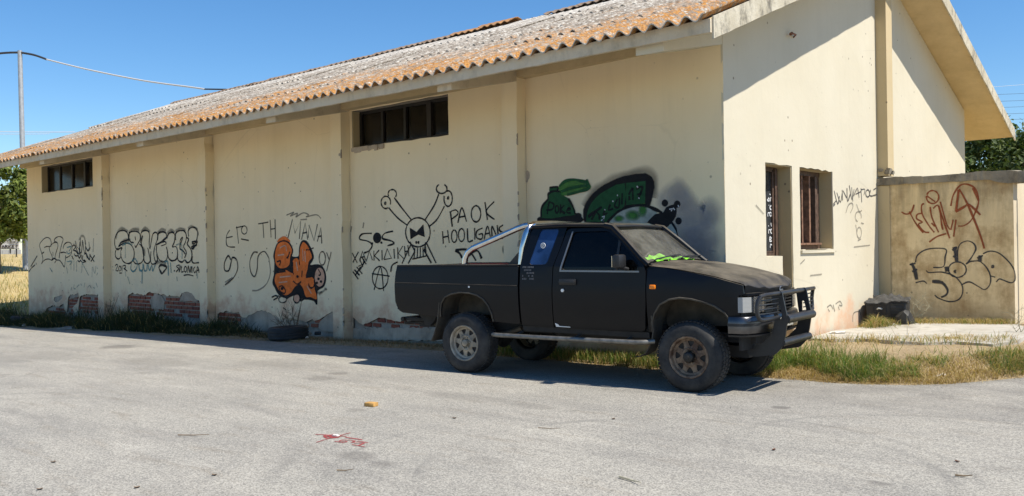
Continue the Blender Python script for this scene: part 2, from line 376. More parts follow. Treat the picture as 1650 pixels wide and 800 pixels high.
M['wood_block'] = simple('yellow_wood', (.48, .27, .08), .8, nz=.25, ns=25)
M['stone'] = simple('white_stone', (.62, .58, .52), .9, nz=.15)
M['grey_stone'] = simple('grey_stone', (.30, .28, .24), .92, nz=.3, bump=.4)
M['pole'] = simple('galvanised_pole', (.42, .43, .44), .5, .5, nz=.15)
M['cable'] = simple('cable', (.03, .03, .035), .6)
M['pale_cable'] = simple('pale_cable', (.55, .55, .55), .5)
M['crate'] = simple('black_crate', (.022, .022, .022), .55, nz=.4)
M['dusty_lid'] = simple('dusty_lid', (.045, .043, .04), .85, nz=.5, ns=18)
M['litter'] = simple('litter_white', (.66, .65, .62), .6, nz=.15)
M['sign_white'] = simple('sign_board', (.58, .56, .52), .6, nz=.15)
M['sign_ink'] = simple('sign_ink', (.045, .035, .035), .6)
M['iron'] = simple('dull_iron', (.05, .045, .04), .6, .4)
M['rust'] = simple('rust_post', (.17, .07, .035), .85, nz=.4)
M['concrete_fence'] = simple('pale_fence', (.45, .45, .44), .7)
def spray(name, col, alpha=1.0, soft=.25, nzs=9, amt=.5):
    t = NT(name); a = t.attr('fade', 'Fac'); nz = t.noise(nzs, 6, .7)
    k = t.math('ADD', a, t.math('MULTIPLY', t.math('SUBTRACT', nz, .5), amt))
    k = t.math('MULTIPLY', t.ramp(k, .5-soft, .5+soft), alpha)
    t.base(t.mix(t.ramp(t.noise(14, 4), .3, .7), tuple(c*.8 for c in col), tuple(min(1, c*1.2) for c in col))).rough(.75)
    t.p.inputs['Specular IOR Level'].default_value = .2
    t.set(t.p.inputs['Alpha'], k); return t.m
INK = {'k': spray('spray_black', (.012, .012, .014), .95), 'k2': spray('spray_thin_black', (.03, .03, .03), .85), 'mist': spray('spray_mist', (.02, .02, .024), .45, .5, 5, .5),
       't': spray('spray_teal', (.06, .22, .25), .75), 'tf': spray('spray_teal_faint', (.10, .24, .25), .45), 'o': spray('spray_orange', (.76, .175, .034), .97, .25, 10, .5), 'ol': spray('spray_peach', (.62, .36, .24), .95),
       'g': spray('spray_green', (.018, .085, .032), .97, .2, 6, .3), 'lg': spray('spray_light_green', (.05, .20, .035), .8, .35, 4, .9), 'gr': spray('spray_grey', (.40, .43, .37), .9, .2, 5, .3),
       'bl': spray('spray_blue_mist', (.24, .25, .32), .34, .45, 2.2, .7), 'r': spray('spray_rust_red', (.30, .075, .03), .85), 'b': spray('spray_grey_black', (.055, .055, .06), .85), 'w': spray('chalk_white', (.75, .75, .75), .9),
       'f': spray('spray_faint', (.16, .15, .13), .6), 'rd': spray('road_red', (.30, .05, .05), .8, .35, 40, 1.1), 'pu': spray('spray_purple', (.12, .12, .2), .6, .4, 8, .6)}
# ------------------------------------------------------------------ ground
def tilt(x): return -.0135*max(0, -x-4.5)
def ground_z(x, y):                       # road is flat; a bank rises along the gable, a slight fall to the long wall
    k = smooth(-.6, .3, x)
    left = -.055*smooth(-1.2, .1, y)
    right = .02*smooth(-.3, .2, y)+.17*smooth(.15, 1.9, y)
    return left*(1-k)+right*k
EDGE = [(-60, -8), (-30, -3.2), (-22, -2.2), (-18.0, -1.60), (-13.6, -1.10), (-11.0, -.88), (-8.6, -.68), (-6.5, -.45), (-4, -.28), (-2, -.26), (-.4, -.2), (.4, -.08), (1.2, -.04), (1.75, .1), (2.25, .45), (2.6, 1.05), (3.1, 2.0), (5, 5), (9, 12), (30, 45)]
def edge_y(x):
    for (x0, y0), (x1, y1) in zip(EDGE, EDGE[1:]):
        if x <= x1: return y0+(y1-y0)*(x-x0)/(x1-x0)
    return 45
from mathutils import noise as mn
def wob(x, y, s=1.): return mn.noise(Vector((x*s, y*s, 3.3)))
# the far land reaches the horizon and rises gently to the left of the hall
def land_z(x, y):
    d = math.hypot(x-5, y+10)
    return -.14+(-.35*smooth(-5, -20, x) if y > -60 else 0)*smooth(40, 25, d)+1.55*smooth(26, 62, d)*smooth(-5, -30, x)*1.0
mb = MB(); xs = [-900, -500, -300, -200]+[-150+4*i for i in range(45)]+[40, 70, 120, 300, 600, 900]; ys = [-300, -100, -50]+[-30+4*i for i in range(40)]+[150, 250, 500, 900, 1500]
V = [(x, y, land_z(x, y)) for y in ys for x in xs]; nx = len(xs)
mb.add(V, [(j*nx+i, j*nx+i+1, (j+1)*nx+i+1, (j+1)*nx+i) for j in range(len(ys)-1) for i in range(nx-1)])
tag(mb.build('ground', M['field'], ang=9, recalc=False), kind='structure')
# asphalt yard: follows the ragged edge
mb = MB(); xs = [-58, -45, -34]+[-26+.35*i for i in range(86)]+[4.5, 5.5, 7, 9, 13, 20, 30]; cols = []
for x in xs:
    e = edge_y(x)+.07*wob(x, 0, 2.1)+.05*wob(x, 5, 6)
    tz = tilt(x); cols.append([(x, y, tz) for y in (-45, -25, -14, e-6, e-3, e-1.5, e-.5)]+[(x, e-.08, tz), (x, e, tz-.03), (x, e+.3, tz-.09)])
n = len(cols[0]); mb.add([p for c in cols for p in c], [(i*n+j, (i+1)*n+j, (i+1)*n+j+1, i*n+j+1) for i in range(len(cols)-1) for j in range(n-1)])
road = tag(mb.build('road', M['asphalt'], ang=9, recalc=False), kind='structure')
# earth between the asphalt and the walls
def verge_surf(x, y):
    e = edge_y(x)
    return tilt(x)-.035+ground_z(x, y)*smooth(0, .9, y-e)+.055*smooth(-.12, .25, y-e)+.018*wob(x, y, 4)+.012*wob(x, y, 11)
mb = MB(); nx, ny = 150, 26
def fv(u, v):
    x = -26+36*u; e = edge_y(x)-.25; y = e+(max(e+1.2, 8.5)-e)*v**1.9
    return (x, y, verge_surf(x, y))
mb.grid(fv, nx, ny); tag(mb.build('verge', M['soil'], ang=9, recalc=False), kind='structure')
# broken concrete pad in front of the yard wall
mb = MB(); pts = []
for i, (px, py) in enumerate([(1302, 546), (1345, 533), (1385, 528.5), (1440, 525), (1500, 525), (1570, 526), (1640, 527), (1665, 540), (1642, 556), (1600, 560), (1540, 556), (1490, 558), (1440, 557), (1385, 552), (1340, 553)]):
    p = onZ(px, py, .2); pts.append((p.x, p.y))
def padz(u, v, d): return (u, v, max(verge_surf(u, v), .165)+.04-d*.08)
mb.poly(pts, [], padz, 1); tag(mb.build('concrete_pad', M['pad'], flat=True), kind='structure')

# ------------------------------------------------------------------ the warehouse (survey coordinates, origin at its front right corner)
P1, P2, P3, P4, XL, W = -16.622, -11.826, -7.323, -3.269, -21.77, 5.169
PD = .19                                  # pilasters stand this far proud of the panels
PW = .30
base0 = b((0, 0, 0))
hall = thing('warehouse', 'long cream plaster warehouse with corrugated lichen covered roof and graffiti along its shaded wall', 'building', base0)
def wl(px, py): p = at_wall(px, py); return p
# survey plane of the panels in unscaled coordinates
def pw(px, py, y=PD):
    v = ray(px, py); return CAM + v*((y-CAM.y)/v.y)
def px2(pts, y=PD): return [(pw(*p, y).x, pw(*p, y).z) for p in pts]
ZB, ZT = -.32, 3.975                      # panel foot (buried) and underside of the ring beam
def jag(pts, amp=.02, step=.06):
    out = []
    for (x0, z0), (x1, z1) in zip(pts, pts[1:]):
        n = max(1, int(math.hypot(x1-x0, z1-z0)/step))
        for i in range(n):
            t = i/n; k = amp if (i or 1) else 0
            out.append((x0+(x1-x0)*t+(R.uniform(-k, k) if i else 0)*.5, z0+(z1-z0)*t+(R.uniform(-k, k) if i else 0)))
    return out+[pts[-1]]
def panel_outline(x0, x1, low):           # rectangle whose foot follows the broken plaster line
    low = [(min(max(x, x0+.01), x1-.01), max(z, ZB+.01)) for x, z in low]
    return [(x0, ZT), (x0, ZB)]+([(low[0][0], ZB)]+jag(low)+[(low[-1][0], ZB)] if low else [])+[(x1, ZB), (x1, ZT)]
w1 = [(-20.73, ZT-.02), (-20.73, 3.23), (-17.55, 3.23), (-17.55, ZT-.02)]
w2 = [(-7.25, ZT-.02), (-7.25, 3.315), (-4.86, 3.315), (-4.86, ZT-.02)]
low1 = px2([(69, 508), (71, 504), (75, 497.5), (83, 493), (96, 494), (102, 489.5), (104, 500), (108, 503), (109.5, 482), (113, 474.5), (120, 475.5), (126, 472.5), (127, 479), (124, 489), (116.5, 497), (119, 504), (126, 504), (128.5, 479), (139, 474), (150, 475), (156, 476.5), (158.5, 471), (160, 474), (161, 508)])
low2 = px2([(205, 510), (206, 477), (212, 472.5), (225, 475), (235, 475.5), (240, 471), (249, 472.5), (258, 475), (280, 477.5), (290, 478.5), (293, 472.5), (300, 470.5), (309, 473), (315, 482), (322, 487), (325, 490), (326, 512)])
low3 = px2([(350.5, 530), (351, 506), (362, 502), (375, 504.5), (385, 503), (388, 510), (394, 512.5), (401, 508), (406, 507), (415, 501.5), (425, 501.5), (437, 505.5), (448, 512), (455, 515.5), (470, 515), (480, 517), (492, 519.5), (500, 516), (510, 516.5), (520, 511.5), (527, 507), (535, 502.5), (538, 503), (539.5, 516), (540, 535)])
low4 = px2([(569, 535), (569.5, 512), (575, 517), (585, 524), (592, 521.5), (597, 519), (605, 515), (615, 512.5), (625, 515), (640, 518), (655, 517), (680, 522), (700, 519), (735, 526), (780, 529), (800, 560)])
small = px2([(86.5, 484), (88, 479), (95, 477.5), (101, 475), (100, 481), (94, 486.5), (90, 487.5)])
bays = [(XL, P1-PW, low1, [w1, small]), (P1, P2-PW, low2, []), (P2, P3-PW, low3, []), (P3, P4-PW, low4, [w2]), (P4, -.002, [], [])]
panels = []
for i, (x0, x1, low, holes) in enumerate(bays):
    mb = MB(True); mb.poly(panel_outline(x0, x1, low), [jag(h+[h[0]], .008, .2)[:-1] if h is not small else h for h in holes], lambda u, v, d, i=i: (u, (PD if i < 4 else PD*min(1, max(0, u/P4)))+.0005*(i == 4)+d*.04, v), 1)
    ntri = sum(1 for f in mb.f if len(f) == 3)
    po = mb.build('wall_panel', M['plaster'], hall, flat=True); po.data.materials.append(M['plaster_lip']); panels.append(po)
    for p in po.data.polygons[ntri:]: p.material_index = 1 if abs(p.center.x-base0.x) > .1 else 0
# masonry behind the plaster: mortar bed with window openings
mb = MB(True)
mb.poly([(XL+.02, 4.2), (XL+.02, ZB), (-.24, ZB), (-.24, 4.2)], [w1, w2], lambda u, v, d: (u, PD+.042+d*.16, v), 1)
core = mb.build('masonry_core', M['mortar'], hall, flat=True)
# cement patches of the broken foot
def patch(pts, dy=.012):
    mb = MB(True); mb.poly(jag(pts+[pts[0]], .015)[:-1], [], lambda u, v, d: (u, PD+dy+d*(.05-dy), v), 1)
    mb.build('cement_patch', M['cement'], hall, flat=True)
patch(px2([(84, 486), (86, 478), (101, 473), (103, 482), (92, 490)]))
patch(px2([(244, 498), (240, 484), (250, 473), (258, 476), (264, 486), (262, 500)]))
patch(px2([(288, 485), (294, 470), (303, 468), (316, 480), (318, 486)]))
patch(px2([(388, 532), (388, 512), (400, 506), (420, 499), (440, 504), (455, 513), (490, 518), (496, 524), (492, 532), (440, 534)]))
patch(px2([(527, 535), (512, 529), (514, 520), (530, 503), (539, 501), (541, 520), (541, 535)]))
patch(px2([(568, 548), (568, 530), (600, 529), (640, 528), (700, 529), (740, 532), (740, 550)]), .004)
patch(px2([(110, 484), (113, 473), (126, 472), (127, 478), (115, 481)]))
# bricks where the plaster has fallen, each a piece of its own
def unit_brick(seed):
    r = random.Random(seed); bm = bmesh.new(); bmesh.ops.create_cube(bm, size=1)
    bmesh.ops.bevel(bm, geom=bm.edges[:], offset=.05, segments=1, affect='EDGES')
    for v in bm.verts: v.co += Vector((r.uniform(-.02, .02), r.uniform(-.05, .05), r.uniform(-.05, .05)))
    me = bpy.data.meshes.new('brick'); bm.to_mesh(me); bm.free(); me.materials.append(M['brick']); return me
BR = [unit_brick(i) for i in range(6)]
def inside(x, z, poly):
    c = False; n = len(poly)
    for i in range(n):
        (x0, z0), (x1, z1) = poly[i], poly[(i+1) % n]
        if (z0 > z) != (z1 > z) and x < (x1-x0)*(z-z0)/(z1-z0)+x0: c = not c
    return c
nb = 0
BL, BH = .235, .086
brickzones = [(panels[0], px2([(72, 506), (75, 499), (104, 498), (104, 506)])), (panels[0], px2([(109, 506), (109, 477), (127, 477), (127, 506)])), (panels[0], px2([(126, 506), (127, 476), (161, 476), (162, 506)])),
              (panels[1], px2([(204, 510), (204, 474), (242, 474), (242, 510)])), (panels[1], px2([(262, 510), (262, 480), (318, 483), (327, 488), (327, 512)])), (panels[1], px2([(240, 510), (240, 500), (264, 500), (264, 510)])),
              (panels[2], px2([(350, 532), (350, 504), (386, 504), (389, 514), (389, 532)])), (panels[2], px2([(494, 528), (494, 517), (515, 517), (527, 521), (528, 528)])),
              (panels[3], px2([(578, 529), (590, 521), (602, 514), (640, 516), (700, 520), (760, 526), (760, 533)]))]
holesall = []
for par, zone in brickzones:
    x0 = min(p[0] for p in zone); x1 = max(p[0] for p in zone); z0 = min(p[1] for p in zone); z1 = max(p[1] for p in zone)
    r0 = math.floor((z0+.32)/BH); r1 = math.ceil((z1+.32)/BH)
    for r in range(r0, r1):
        z = -.32+(r+.5)*BH; off = (r % 2)*BL/2
        k = math.floor((x0-off)/BL)
        while k*BL+off < x1:
            x = k*BL+off+BL/2; k += 1
            if inside(x, z, zone) and R.random() > .13:
                o = bpy.data.objects.new('brick', BR[R.randrange(6)]); C.objects.link(o); o.parent = par
                o.location = b((x, PD+.044+R.uniform(-.006, .006), z))
                o.scale = ((BL-.024)*S*R.uniform(.9, 1), .05, (BH-.019)*S*R.uniform(.88, 1)); nb += 1
# pilasters and ring beam
for i, x in enumerate((P1, P2, P3, P4)):
    mb = MB(True); n = 22
    prof = [(x-PW, ZT+.02), (x-PW, ZB)]+[(x+R.uniform(-.012, .003)-(.03 if R.random() < .1 else 0), ZB+(ZT+.02-ZB)*k/n) for k in range(n+1)]
    mb.poly(prof, [], lambda u, v, d: (u, d*.215, v), 1); mb.build('pilaster', M['pilaster'] if 0 else M['plaster'], hall, flat=True)
mb = MB(True); mb.box(XL, .004, ZT, -.25, .3, 4.4); mb.build('ring_beam', M['soffit'], hall, flat=True)
# gable wall facing right, with two openings
GA = math.tan(rad(21.3)); APEX = 6.22
def sof(y): return APEX-GA*abs(y-W)
op1 = [(1.09, 2.575), (1.09, 1.36), (1.57, 1.36), (1.57, .2), (1.90, .2), (1.90, 2.575)]
op2 = [(2.15, 2.575), (2.15, 1.43), (3.31, 1.43), (3.31, 2.575)]
def rough_loop(l, a=.012): return jag(l+[l[0]], a, .12)[:-1]
mb = MB(True); corner = [(R.uniform(-.004, .012), ZB+(sof(0)+.01-ZB)*k/30) for k in range(31)]
mb.poly(corner[::-1]+[(2*W, ZB), (2*W, sof(0)+.01), (W, APEX+.01)], [rough_loop(op1), rough_loop(op2)], lambda u, v, d: (-d*.026 if u < .2 else -d*.24, u, v), 1)
gable = mb.build('gable_wall', M['plaster_gable_sunlit'], hall, flat=True)
# remaining walls, so that the hall is closed
mb = MB(True); mb.box(XL, 2*W-.2, ZB, -.25, 2*W, sof(0)); mb.build('rear_wall', M['plaster'], hall, flat=True)
mb = MB(True); mb.poly([(.25, ZB), (.25, sof(.25)), (W, APEX), (2*W-.21, sof(0)), (2*W-.21, ZB)], [], lambda u, v, d: (XL+.02+d*.2, u, v), 1); mb.build('end_wall', M['plaster'], hall, flat=True)
mb = MB(True); mb.box(XL+.1, .5, -.1, -.3, 2*W-.3, .02); mb.build('floor', M['mortar'], hall, flat=True)
# window reveals lining the openings, their shade put into an ochre colour
def lining(loop, x0, x1, mat):
    mb = MB(True); n = len(loop)
    for i in range(n):
        (a0, z0), (a1, z1) = loop[i], loop[(i+1) % n]
        mb.add([(x0, a0, z0), (x0, a1, z1), (x1, a1, z1), (x1, a0, z0)], [(0, 1, 2, 3)])
    return mb
def shrink(loop, k):
    cy = sum(p[0] for p in loop)/len(loop); return [(y+(-k if y > cy else k), z+(-k if z > 2 else k)) for y, z in loop]
for lp in (op2,):
    lining(shrink(lp, .008), -.015, -.30, None).build('reveal', M['reveal'], hall, flat=True, recalc=False)
mb = MB(True); mb.box(-.30, 1.885, .2, -.012, 1.898, 2.57); mb.box(-.30, 1.09, 2.56, -.012, 1.885, 2.572); mb.build('reveal', M['reveal'], hall, flat=True)
# opening 1: chalked glass over a sill, brown jamb running down to the ground
win = MB(True).box(-.245, 1.02, 1.33, -.19, 1.74, 1.40).box(-.245, 1.70, 1.40, -.19, 1.74, 2.52).box(-.245, 1.02, 2.50, -.19, 1.74, 2.56).box(-.26, 1.02, 1.405, -.20, 1.70, 1.43).build('window', M['brown_frame'], hall, flat=True)
chalk_pane = MB(True).box(-.228, 1.02, 1.431, -.215, 1.70, 2.498).build('pane', M['dark_glass'], win, flat=True)
dr = MB(True).box(-.25, 1.742, .2, -.17, 1.80, 2.55).box(-.25, 1.80, .2, -.2, 1.884, 2.55).build('door', M['brown_frame'], hall, flat=True)
MB(True).box(-.199, 1.812, .35, -.192, 1.868, 1.2).box(-.199, 1.812, 1.3, -.192, 1.868, 2.45).build('door_panel', M['rust_frame'], dr, flat=True)
# opening 2: rusted casements, one ajar
win = MB(True).box(-.26, 2.17, 1.438, -.19, 3.29, 1.50).box(-.26, 2.17, 2.50, -.19, 3.29, 2.565).box(-.26, 2.17, 1.50, -.2, 2.23, 2.5).box(-.26, 3.22, 1.50, -.2, 3.29, 2.5).build('window', M['brown_frame'], hall, flat=True)
for y0, y1, mt in ((2.62, 2.66, 'rust_frame'), (2.83, 2.88, 'rust_frame'), (3.05, 3.13, 'brown_frame')):
    MB(True).box(-.25, y0, 1.505, -.18+.02*(y0 > 2.8), y1, 2.495).build('mullion', M[mt], win, flat=True)
MB(True).box(-.19, 2.24, 1.502, -.14, 3.21, 1.53).build('sill', M['rust_frame'], win, flat=True)
MB(True).box(-.232, 2.235, 1.506, -.226, 2.615, 2.494).build('pane', M['dirty_glass'], win, flat=True)
MB(True).box(-.232, 2.885, 1.506, -.226, 3.045, 2.494).build('pane', M['dirty_glass'], win, flat=True)
mb = MB(True)
mb.grid(lambda u, v: (-.36+.03*math.sin(u*30), 2.25+.42*u, 1.45+1.1*v), 24, 2); mb.build('curtain', M['curtain'], win)
MB(True).box(.0, 2.14, 1.39, .03, 3.33, 1.427, .004).build('sill', M['plaster_gable_sunlit'], hall, flat=True)
# column on the gable
mb = MB(True); mb.box(.0, 5.19, 2.60, .17, 5.47, 6.15); mb.build('gable_column', M['pilaster'], hall, flat=True)  # ochre here is the column's shaded tone, put into the colour of every face
mb = MB(True)
for k in range(26): mb.box(*(lambda x, y, z, s: (x-s, y-s, z-s, x+s, y+s, z+s))(.09+R.uniform(-.07, .1), 5.33+R.uniform(-.16, .12), 2.65+abs(R.gauss(0, .035)), R.uniform(.015, .035)), .008)
o = mb.build('rubble', M['coping'], hall, flat=True)
# clerestory windows on the long wall
def clerestory(x0, x1, z0, z1, rev):
    y = PD+.15
    for (a, c, d, e) in ((x0, z0-.0, x0+.012, z1),):
        MB(True).box(a-.001, PD+.004, c, d, y+.05, e).build('reveal', M['reveal'], hall, flat=True)
    f = MB(True).box(x0+.01, y, z0, x1, y+.05, z0+.05).box(x0+.01, y, z1-.05, x1, y+.05, z1).build('window', M['black_frame'], hall, flat=True)
    n = 4
    for k in range(n+1):
        x = x0+.012+(x1-x0-.06)*k/n
        MB(True).box(x, y-.02 if k == 3 else y-.004, z0+.03, x+(.10 if k == 3 else .055), y+.045, z1-.03).build('frame', M['black_frame'], f, flat=True)
        if k < n: MB(True).box(x+.10, y+.02+.006*k, z0+.05, x+(x1-x0-.06)/n-.002, y+.026+.006*k, z1-.05).build('pane', M['dirty_glass'], f, flat=True)
clerestory(-20.72, -17.56, 3.235, ZT-.025, 1); clerestory(-7.24, -4.87, 3.32, ZT-.025, 1)
mb = MB(True)                                  # crumbled plaster under the right window
for k in range(40):
    x = -7.22+abs(R.gauss(0, .4)); s = R.uniform(.012, .035); mb.box(x-s*1.6, PD-.008-s*.4, 3.30-s-R.uniform(0, .05), x+s*1.6, PD+.03, 3.31, .008)
mb.build('broken_plaster', M['cement'], hall, flat=True)
# outlook beams under the eave
for x in (P1, P2, P3, P4, -.004):
    mb = MB(True); mb.poly([(.2, ZT+.1), (.2, ZT-.012), (-1.32, 3.635), (-1.32, 3.80), (0, 4.2)], [], lambda u, v, d, x=x: (x-.27+d*.27 if x < -1 else x-.36+d*.36, u, v), 1)
    mb.build('eave_beam', M['fascia'] if x < -1 else M['plaster_gable_sunlit'], hall, flat=True)
# roof slab with its weathered verge, eave fascia
XR0, XR1, EA = -22.7, .64, 1.38
mb = MB(True); TH = .20
def slab(y): return sof(y)
for sgn in (0, 1):
    ya, yb = (-EA, W) if sgn == 0 else (2*W+EA, W)
    mb.add([(XR0, ya, slab(ya)+.06), (XR1-.02, ya, slab(ya)+.06), (XR1-.02, yb, APEX), (XR0, yb, APEX), (XR0, ya, slab(ya)+TH), (XR1-.02, ya, slab(ya)+TH), (XR1-.02, yb, APEX+TH), (XR0, yb, APEX+TH)],
           [(0, 1, 2, 3), (7, 6, 5, 4), (0, 4, 5, 1), (3, 2, 6, 7), (0, 3, 7, 4), (1, 5, 6, 2)])
mb.build('roof_slab', M['soffit'], hall, flat=True)
for sgn in (0, 1):
    mb = MB(True); n = 40
    for i in range(n+1):
        t = i/n; y = (-EA-.01+(W+EA+.01)*t) if sgn == 0 else (2*W+EA+.01-(W+EA+.01)*t)
        j = -.018+.008*wob(y, 1, 5)+.005*wob(y, 4, 17)
        mb.v += [Vector((XR1-.019, y, sof(y)+j)), Vector((XR1+.008*wob(y, 7, 3), y, sof(y)+j+.006)), Vector((XR1, y, sof(y)+TH+.02)), Vector((XR1-.019, y, sof(y)+TH+.021))]
    for i in range(n):
        for k in range(4): mb.f.append((i*4+k, i*4+(k+1) % 4, i*4+4+(k+1) % 4, i*4+4+k))
    mb.f += [(0, 1, 2, 3), (n*4+3, n*4+2, n*4+1, n*4)]
    mb.build('verge_edge', M['verge'], hall, flat=True)
mb = MB(True); n = 160
for i in range(n+1):
    x = XR0+(XR1-.022-XR0)*i/n; j = .01*wob(x, 2, 1.3)+.006*wob(x, 9, 6)
    zt = sof(-EA)+.19
    mb.v += [Vector((x, -EA+.003, sof(-EA)+.045+j)), Vector((x, -EA-.045+.006*wob(x, 3, 2), sof(-EA)+.045+j)), Vector((x, -EA-.045, zt)), Vector((x, -EA+.003, zt))]
for i in range(n):
    for k in range(4): mb.f.append((i*4+k, i*4+4+k, i*4+4+(k+1) % 4, i*4+(k+1) % 4))
mb.f += [(3, 2, 1, 0), (n*4, n*4+1, n*4+2, n*4+3)]
mb.build('fascia', M['fascia'], hall, flat=True)
# corrugated sheets
PIT, AMP = .207, .037
def sheet_mesh(nw, ln, sag=0, seed=0):
    r = random.Random(seed); mb = MB(); nu = nw*8; nv = 3; th = .016
    for s in (0, 1):
        for j in range(nv+1):
            for i in range(nu+1):
                x = PIT*i/8; y = ln*j/nv
                mb.v.append(Vector((x, y, AMP*math.cos(2*math.pi*x/PIT)-th*s+sag*(1-j/nv)*math.sin(i*.5+seed))))
    N = (nu+1)*(nv+1)
    for j in range(nv):
        for i in range(nu):
            a = j*(nu+1)+i; mb.f += [(a, a+1, a+nu+2, a+nu+1), (a+N, a+N+nu+1, a+N+nu+2, a+N+1)]
    for i in range(nu): mb.f += [(i, i+N, i+1+N, i+1)]
    for j in range(nv):
        a = j*(nu+1); c = a+nu; mb.f += [(a, a+nu+1, a+nu+1+N, a+N), (c, c+N, c+nu+1+N, c+nu+1)]
    me = mb.mesh('roof_sheet', 1.0); me.materials.append(M['roof']); me.materials.append(M['sheet_edge'])
    for p in me.polygons[2*nu*nv:2*nu*nv+nu]: p.material_index = 1
    return me
ROWS, SL = 5, (W+EA+.12)/math.cos(rad(21.3))
NW = 6; SW = NW*PIT; NC = int((XR1-XR0)/SW)+1
L1 = SL/ROWS*S
SHT = [sheet_mesh(NW, L1*1.10, .004, k) for k in range(5)]
Rx = rad(21.3)
for c in range(NC):
    x = XR1-.03-SW*(c+1)
    for r in range(ROWS):
        y0 = -EA-.12; s0 = SL/ROWS*r
        p = b((x, y0+s0*math.cos(Rx), sof(y0)+TH+.045+s0*math.sin(Rx)+.006*(r % 2)))
        o = bpy.data.objects.new('roof_sheet', SHT[R.randrange(5)]); C.objects.link(o); o.parent = hall
        o.location = p-base0+Vector((R.uniform(-.006, .006), R.uniform(-.045, .03), R.uniform(-.004, .010)))
        o.rotation_euler = (Rx-.006+R.uniform(-.003, .003), 0, R.uniform(-.003, .003)); o.scale = (S, 1, 1)
    p = b((x+SW, 2*W+EA+.12, sof(-EA-.12)+TH+.045))      # the far slope in one length per column
    if c == 0: FAR = sheet_mesh(NW, SL*S*1.005, 0, 9)
    o = bpy.data.objects.new('roof_sheet', FAR); C.objects.link(o); o.parent = hall
    o.location = p-base0; o.rotation_euler = (Rx, 0, math.pi); o.scale = (S, 1, 1)
# ridge caps, some slipped or gone
capm = []
for k in range(3):
    mb = MB(); n = 24
    for s in (0, 1):
        for i in range(n+1):
            x = 1.02*i/n; a = .016*math.cos(2*math.pi*x/PIT)
            for y, z in ((-.26, -.085), (-.11, -.01), (0, .035), (.11, -.01), (.26, -.085)):
                mb.v.append(Vector((x, y, z+a*(abs(y) > .05)*1.3-.014*s)))
    N = (n+1)*5
    for i in range(n):
        for j in range(4):
            a = i*5+j; mb.f += [(a, a+5, a+6, a+1), (a+N, a+N+1, a+N+6, a+N+5)]
        a = i*5; mb.f += [(a, a+N, a+5+N, a+5), (a+4, a+9, a+9+N, a+4+N)]
    for e in (0, n*5):
        mb.f += [(e+j, e+j+1, e+j+1+N, e+j+N) for j in range(4)]
    me = mb.mesh('ridge_cap', .8); me.materials.append(M['ridge']); capm.append(me)
capo = capm[0].copy(); capo.materials[0] = M['ridge_lichen']
x = XR1-.9; k = 0
while x > XR0:
    k += 1
    if not (-8.5 < x < -7.3) and not (-5.4 < x < -4.6 and 0):
        o = bpy.data.objects.new('ridge_cap', capm[k % 3]); C.objects.link(o); o.parent = hall
        if -10.4 < x < -8.3: o.data = capo
        lift = .05 if -10.2 < x < -8.3 else 0
        o.location = b((x, W+R.uniform(-.03, .03), APEX+TH+.09+lift+R.uniform(-.01, .015)))-base0; o.rotation_euler = (R.uniform(-.05, .05), R.uniform(-.015, .015), R.uniform(-.02, .02))
    x -= .93
# chipped arrises of the pilasters, weeds of loose render at their feet
for xq in (P1, P2, P3, P4):
    for _ in range(7):
        zq = R.uniform(.05, 3.8); s = R.uniform(.012, .03)*(1.6 if zq < .8 else 1); mb = MB(True)
        mb.poly([(-s*R.uniform(.6, 1.2), -s*1.5), (.0, -s*R.uniform(1.2, 2.4)), (.0, s*R.uniform(1, 2.4)), (-s*R.uniform(.5, 1.1), s*1.2)], [], lambda u, v, d, xq=xq, zq=zq: (xq+u+.001, -.004+d*.02, zq+v), 1)
        mb.build('plaster_chip', M['cement'], hall, flat=True)
# odds and ends on the wall: hook, broken corner of plaster
mb = MB(True); mb.tube([(.0, 2.02, 4.34), (.05, 1.98, 4.36), (.07, 1.82, 4.35)], .012, 6); mb.tube([(.07, 1.82, 4.35), (.06, 1.78, 4.33)], .02, 6); mb.build('wall_hook', M['rust'], hall)
for px, py, s in ((850, 283, .05), (561, 330, .035), (547, 250, .02), (836, 172, .03), (849, 292, .02)):
    p = pw(px, py, PD if px > 555 else 0); mb = MB(True)
    mb.poly([(p.x+s*R.uniform(.7, 1.2)*math.cos(a), p.z+s*1.5*R.uniform(.7, 1.2)*math.sin(a)) for a in [k*.7 for k in range(9)]], [], lambda u, v, d, y=p.y: (u, y-.006+d*.02, v), 1)
    mb.build('plaster_chip', M['cement'], hall, flat=True)

# ------------------------------------------------------------------ low yard wall
yw = W+.03
lwroot = b((1.0, yw, .15))
lw = thing('yard_wall', 'stained ochre yard wall with dark coping running off right from the warehouse gable', 'wall', lwroot)
XE = 1.97
mb = MB(True); mb.box(.0, yw, -.1, XE, yw+.22, 2.46); o = mb.build('wall_body', M['lowwall'], lw, flat=True)
o.data.materials.append(M['lowwall_end'])
for p in o.data.polygons:
    if p.normal.x > .9: p.material_index = 1
mb = MB(True); mb.box(XE-.3, yw+.221, -.1, XE-.001, yw+.75, 2.46); mb.build('end_pier', M['lowwall_end'], lw, flat=True)
mb = MB(True); mb.box(.004, yw-.025, -.1, .19, yw+.02, 2.44, .003); mb.build('wall_pier', M['pilaster'], lw, flat=True)
mb = MB(True); n = 50
for i in range(n+1):
    x = -.0+2.13*i/n; j = .012*wob(x, 3, 6)+.01*wob(x, 8, 19)
    z0 = 2.445+.012*wob(x, 1, 8)+(-.07*smooth(1.6, 1.9, x) if x > 1.5 else 0)
    mb.v += [Vector((x, yw+.27, z0)), Vector((x, yw-.05+j, z0)), Vector((x, yw-.055+j, 2.56+j+.012*math.sin(x*5))), Vector((x, yw+.27, 2.575+j))]
for i in range(n):
    for k in range(4): mb.f.append((i*4+k, i*4+4+k, i*4+4+(k+1) % 4, i*4+(k+1) % 4))
mb.f += [(3, 2, 1, 0), (n*4, n*4+1, n*4+2, n*4+3)]
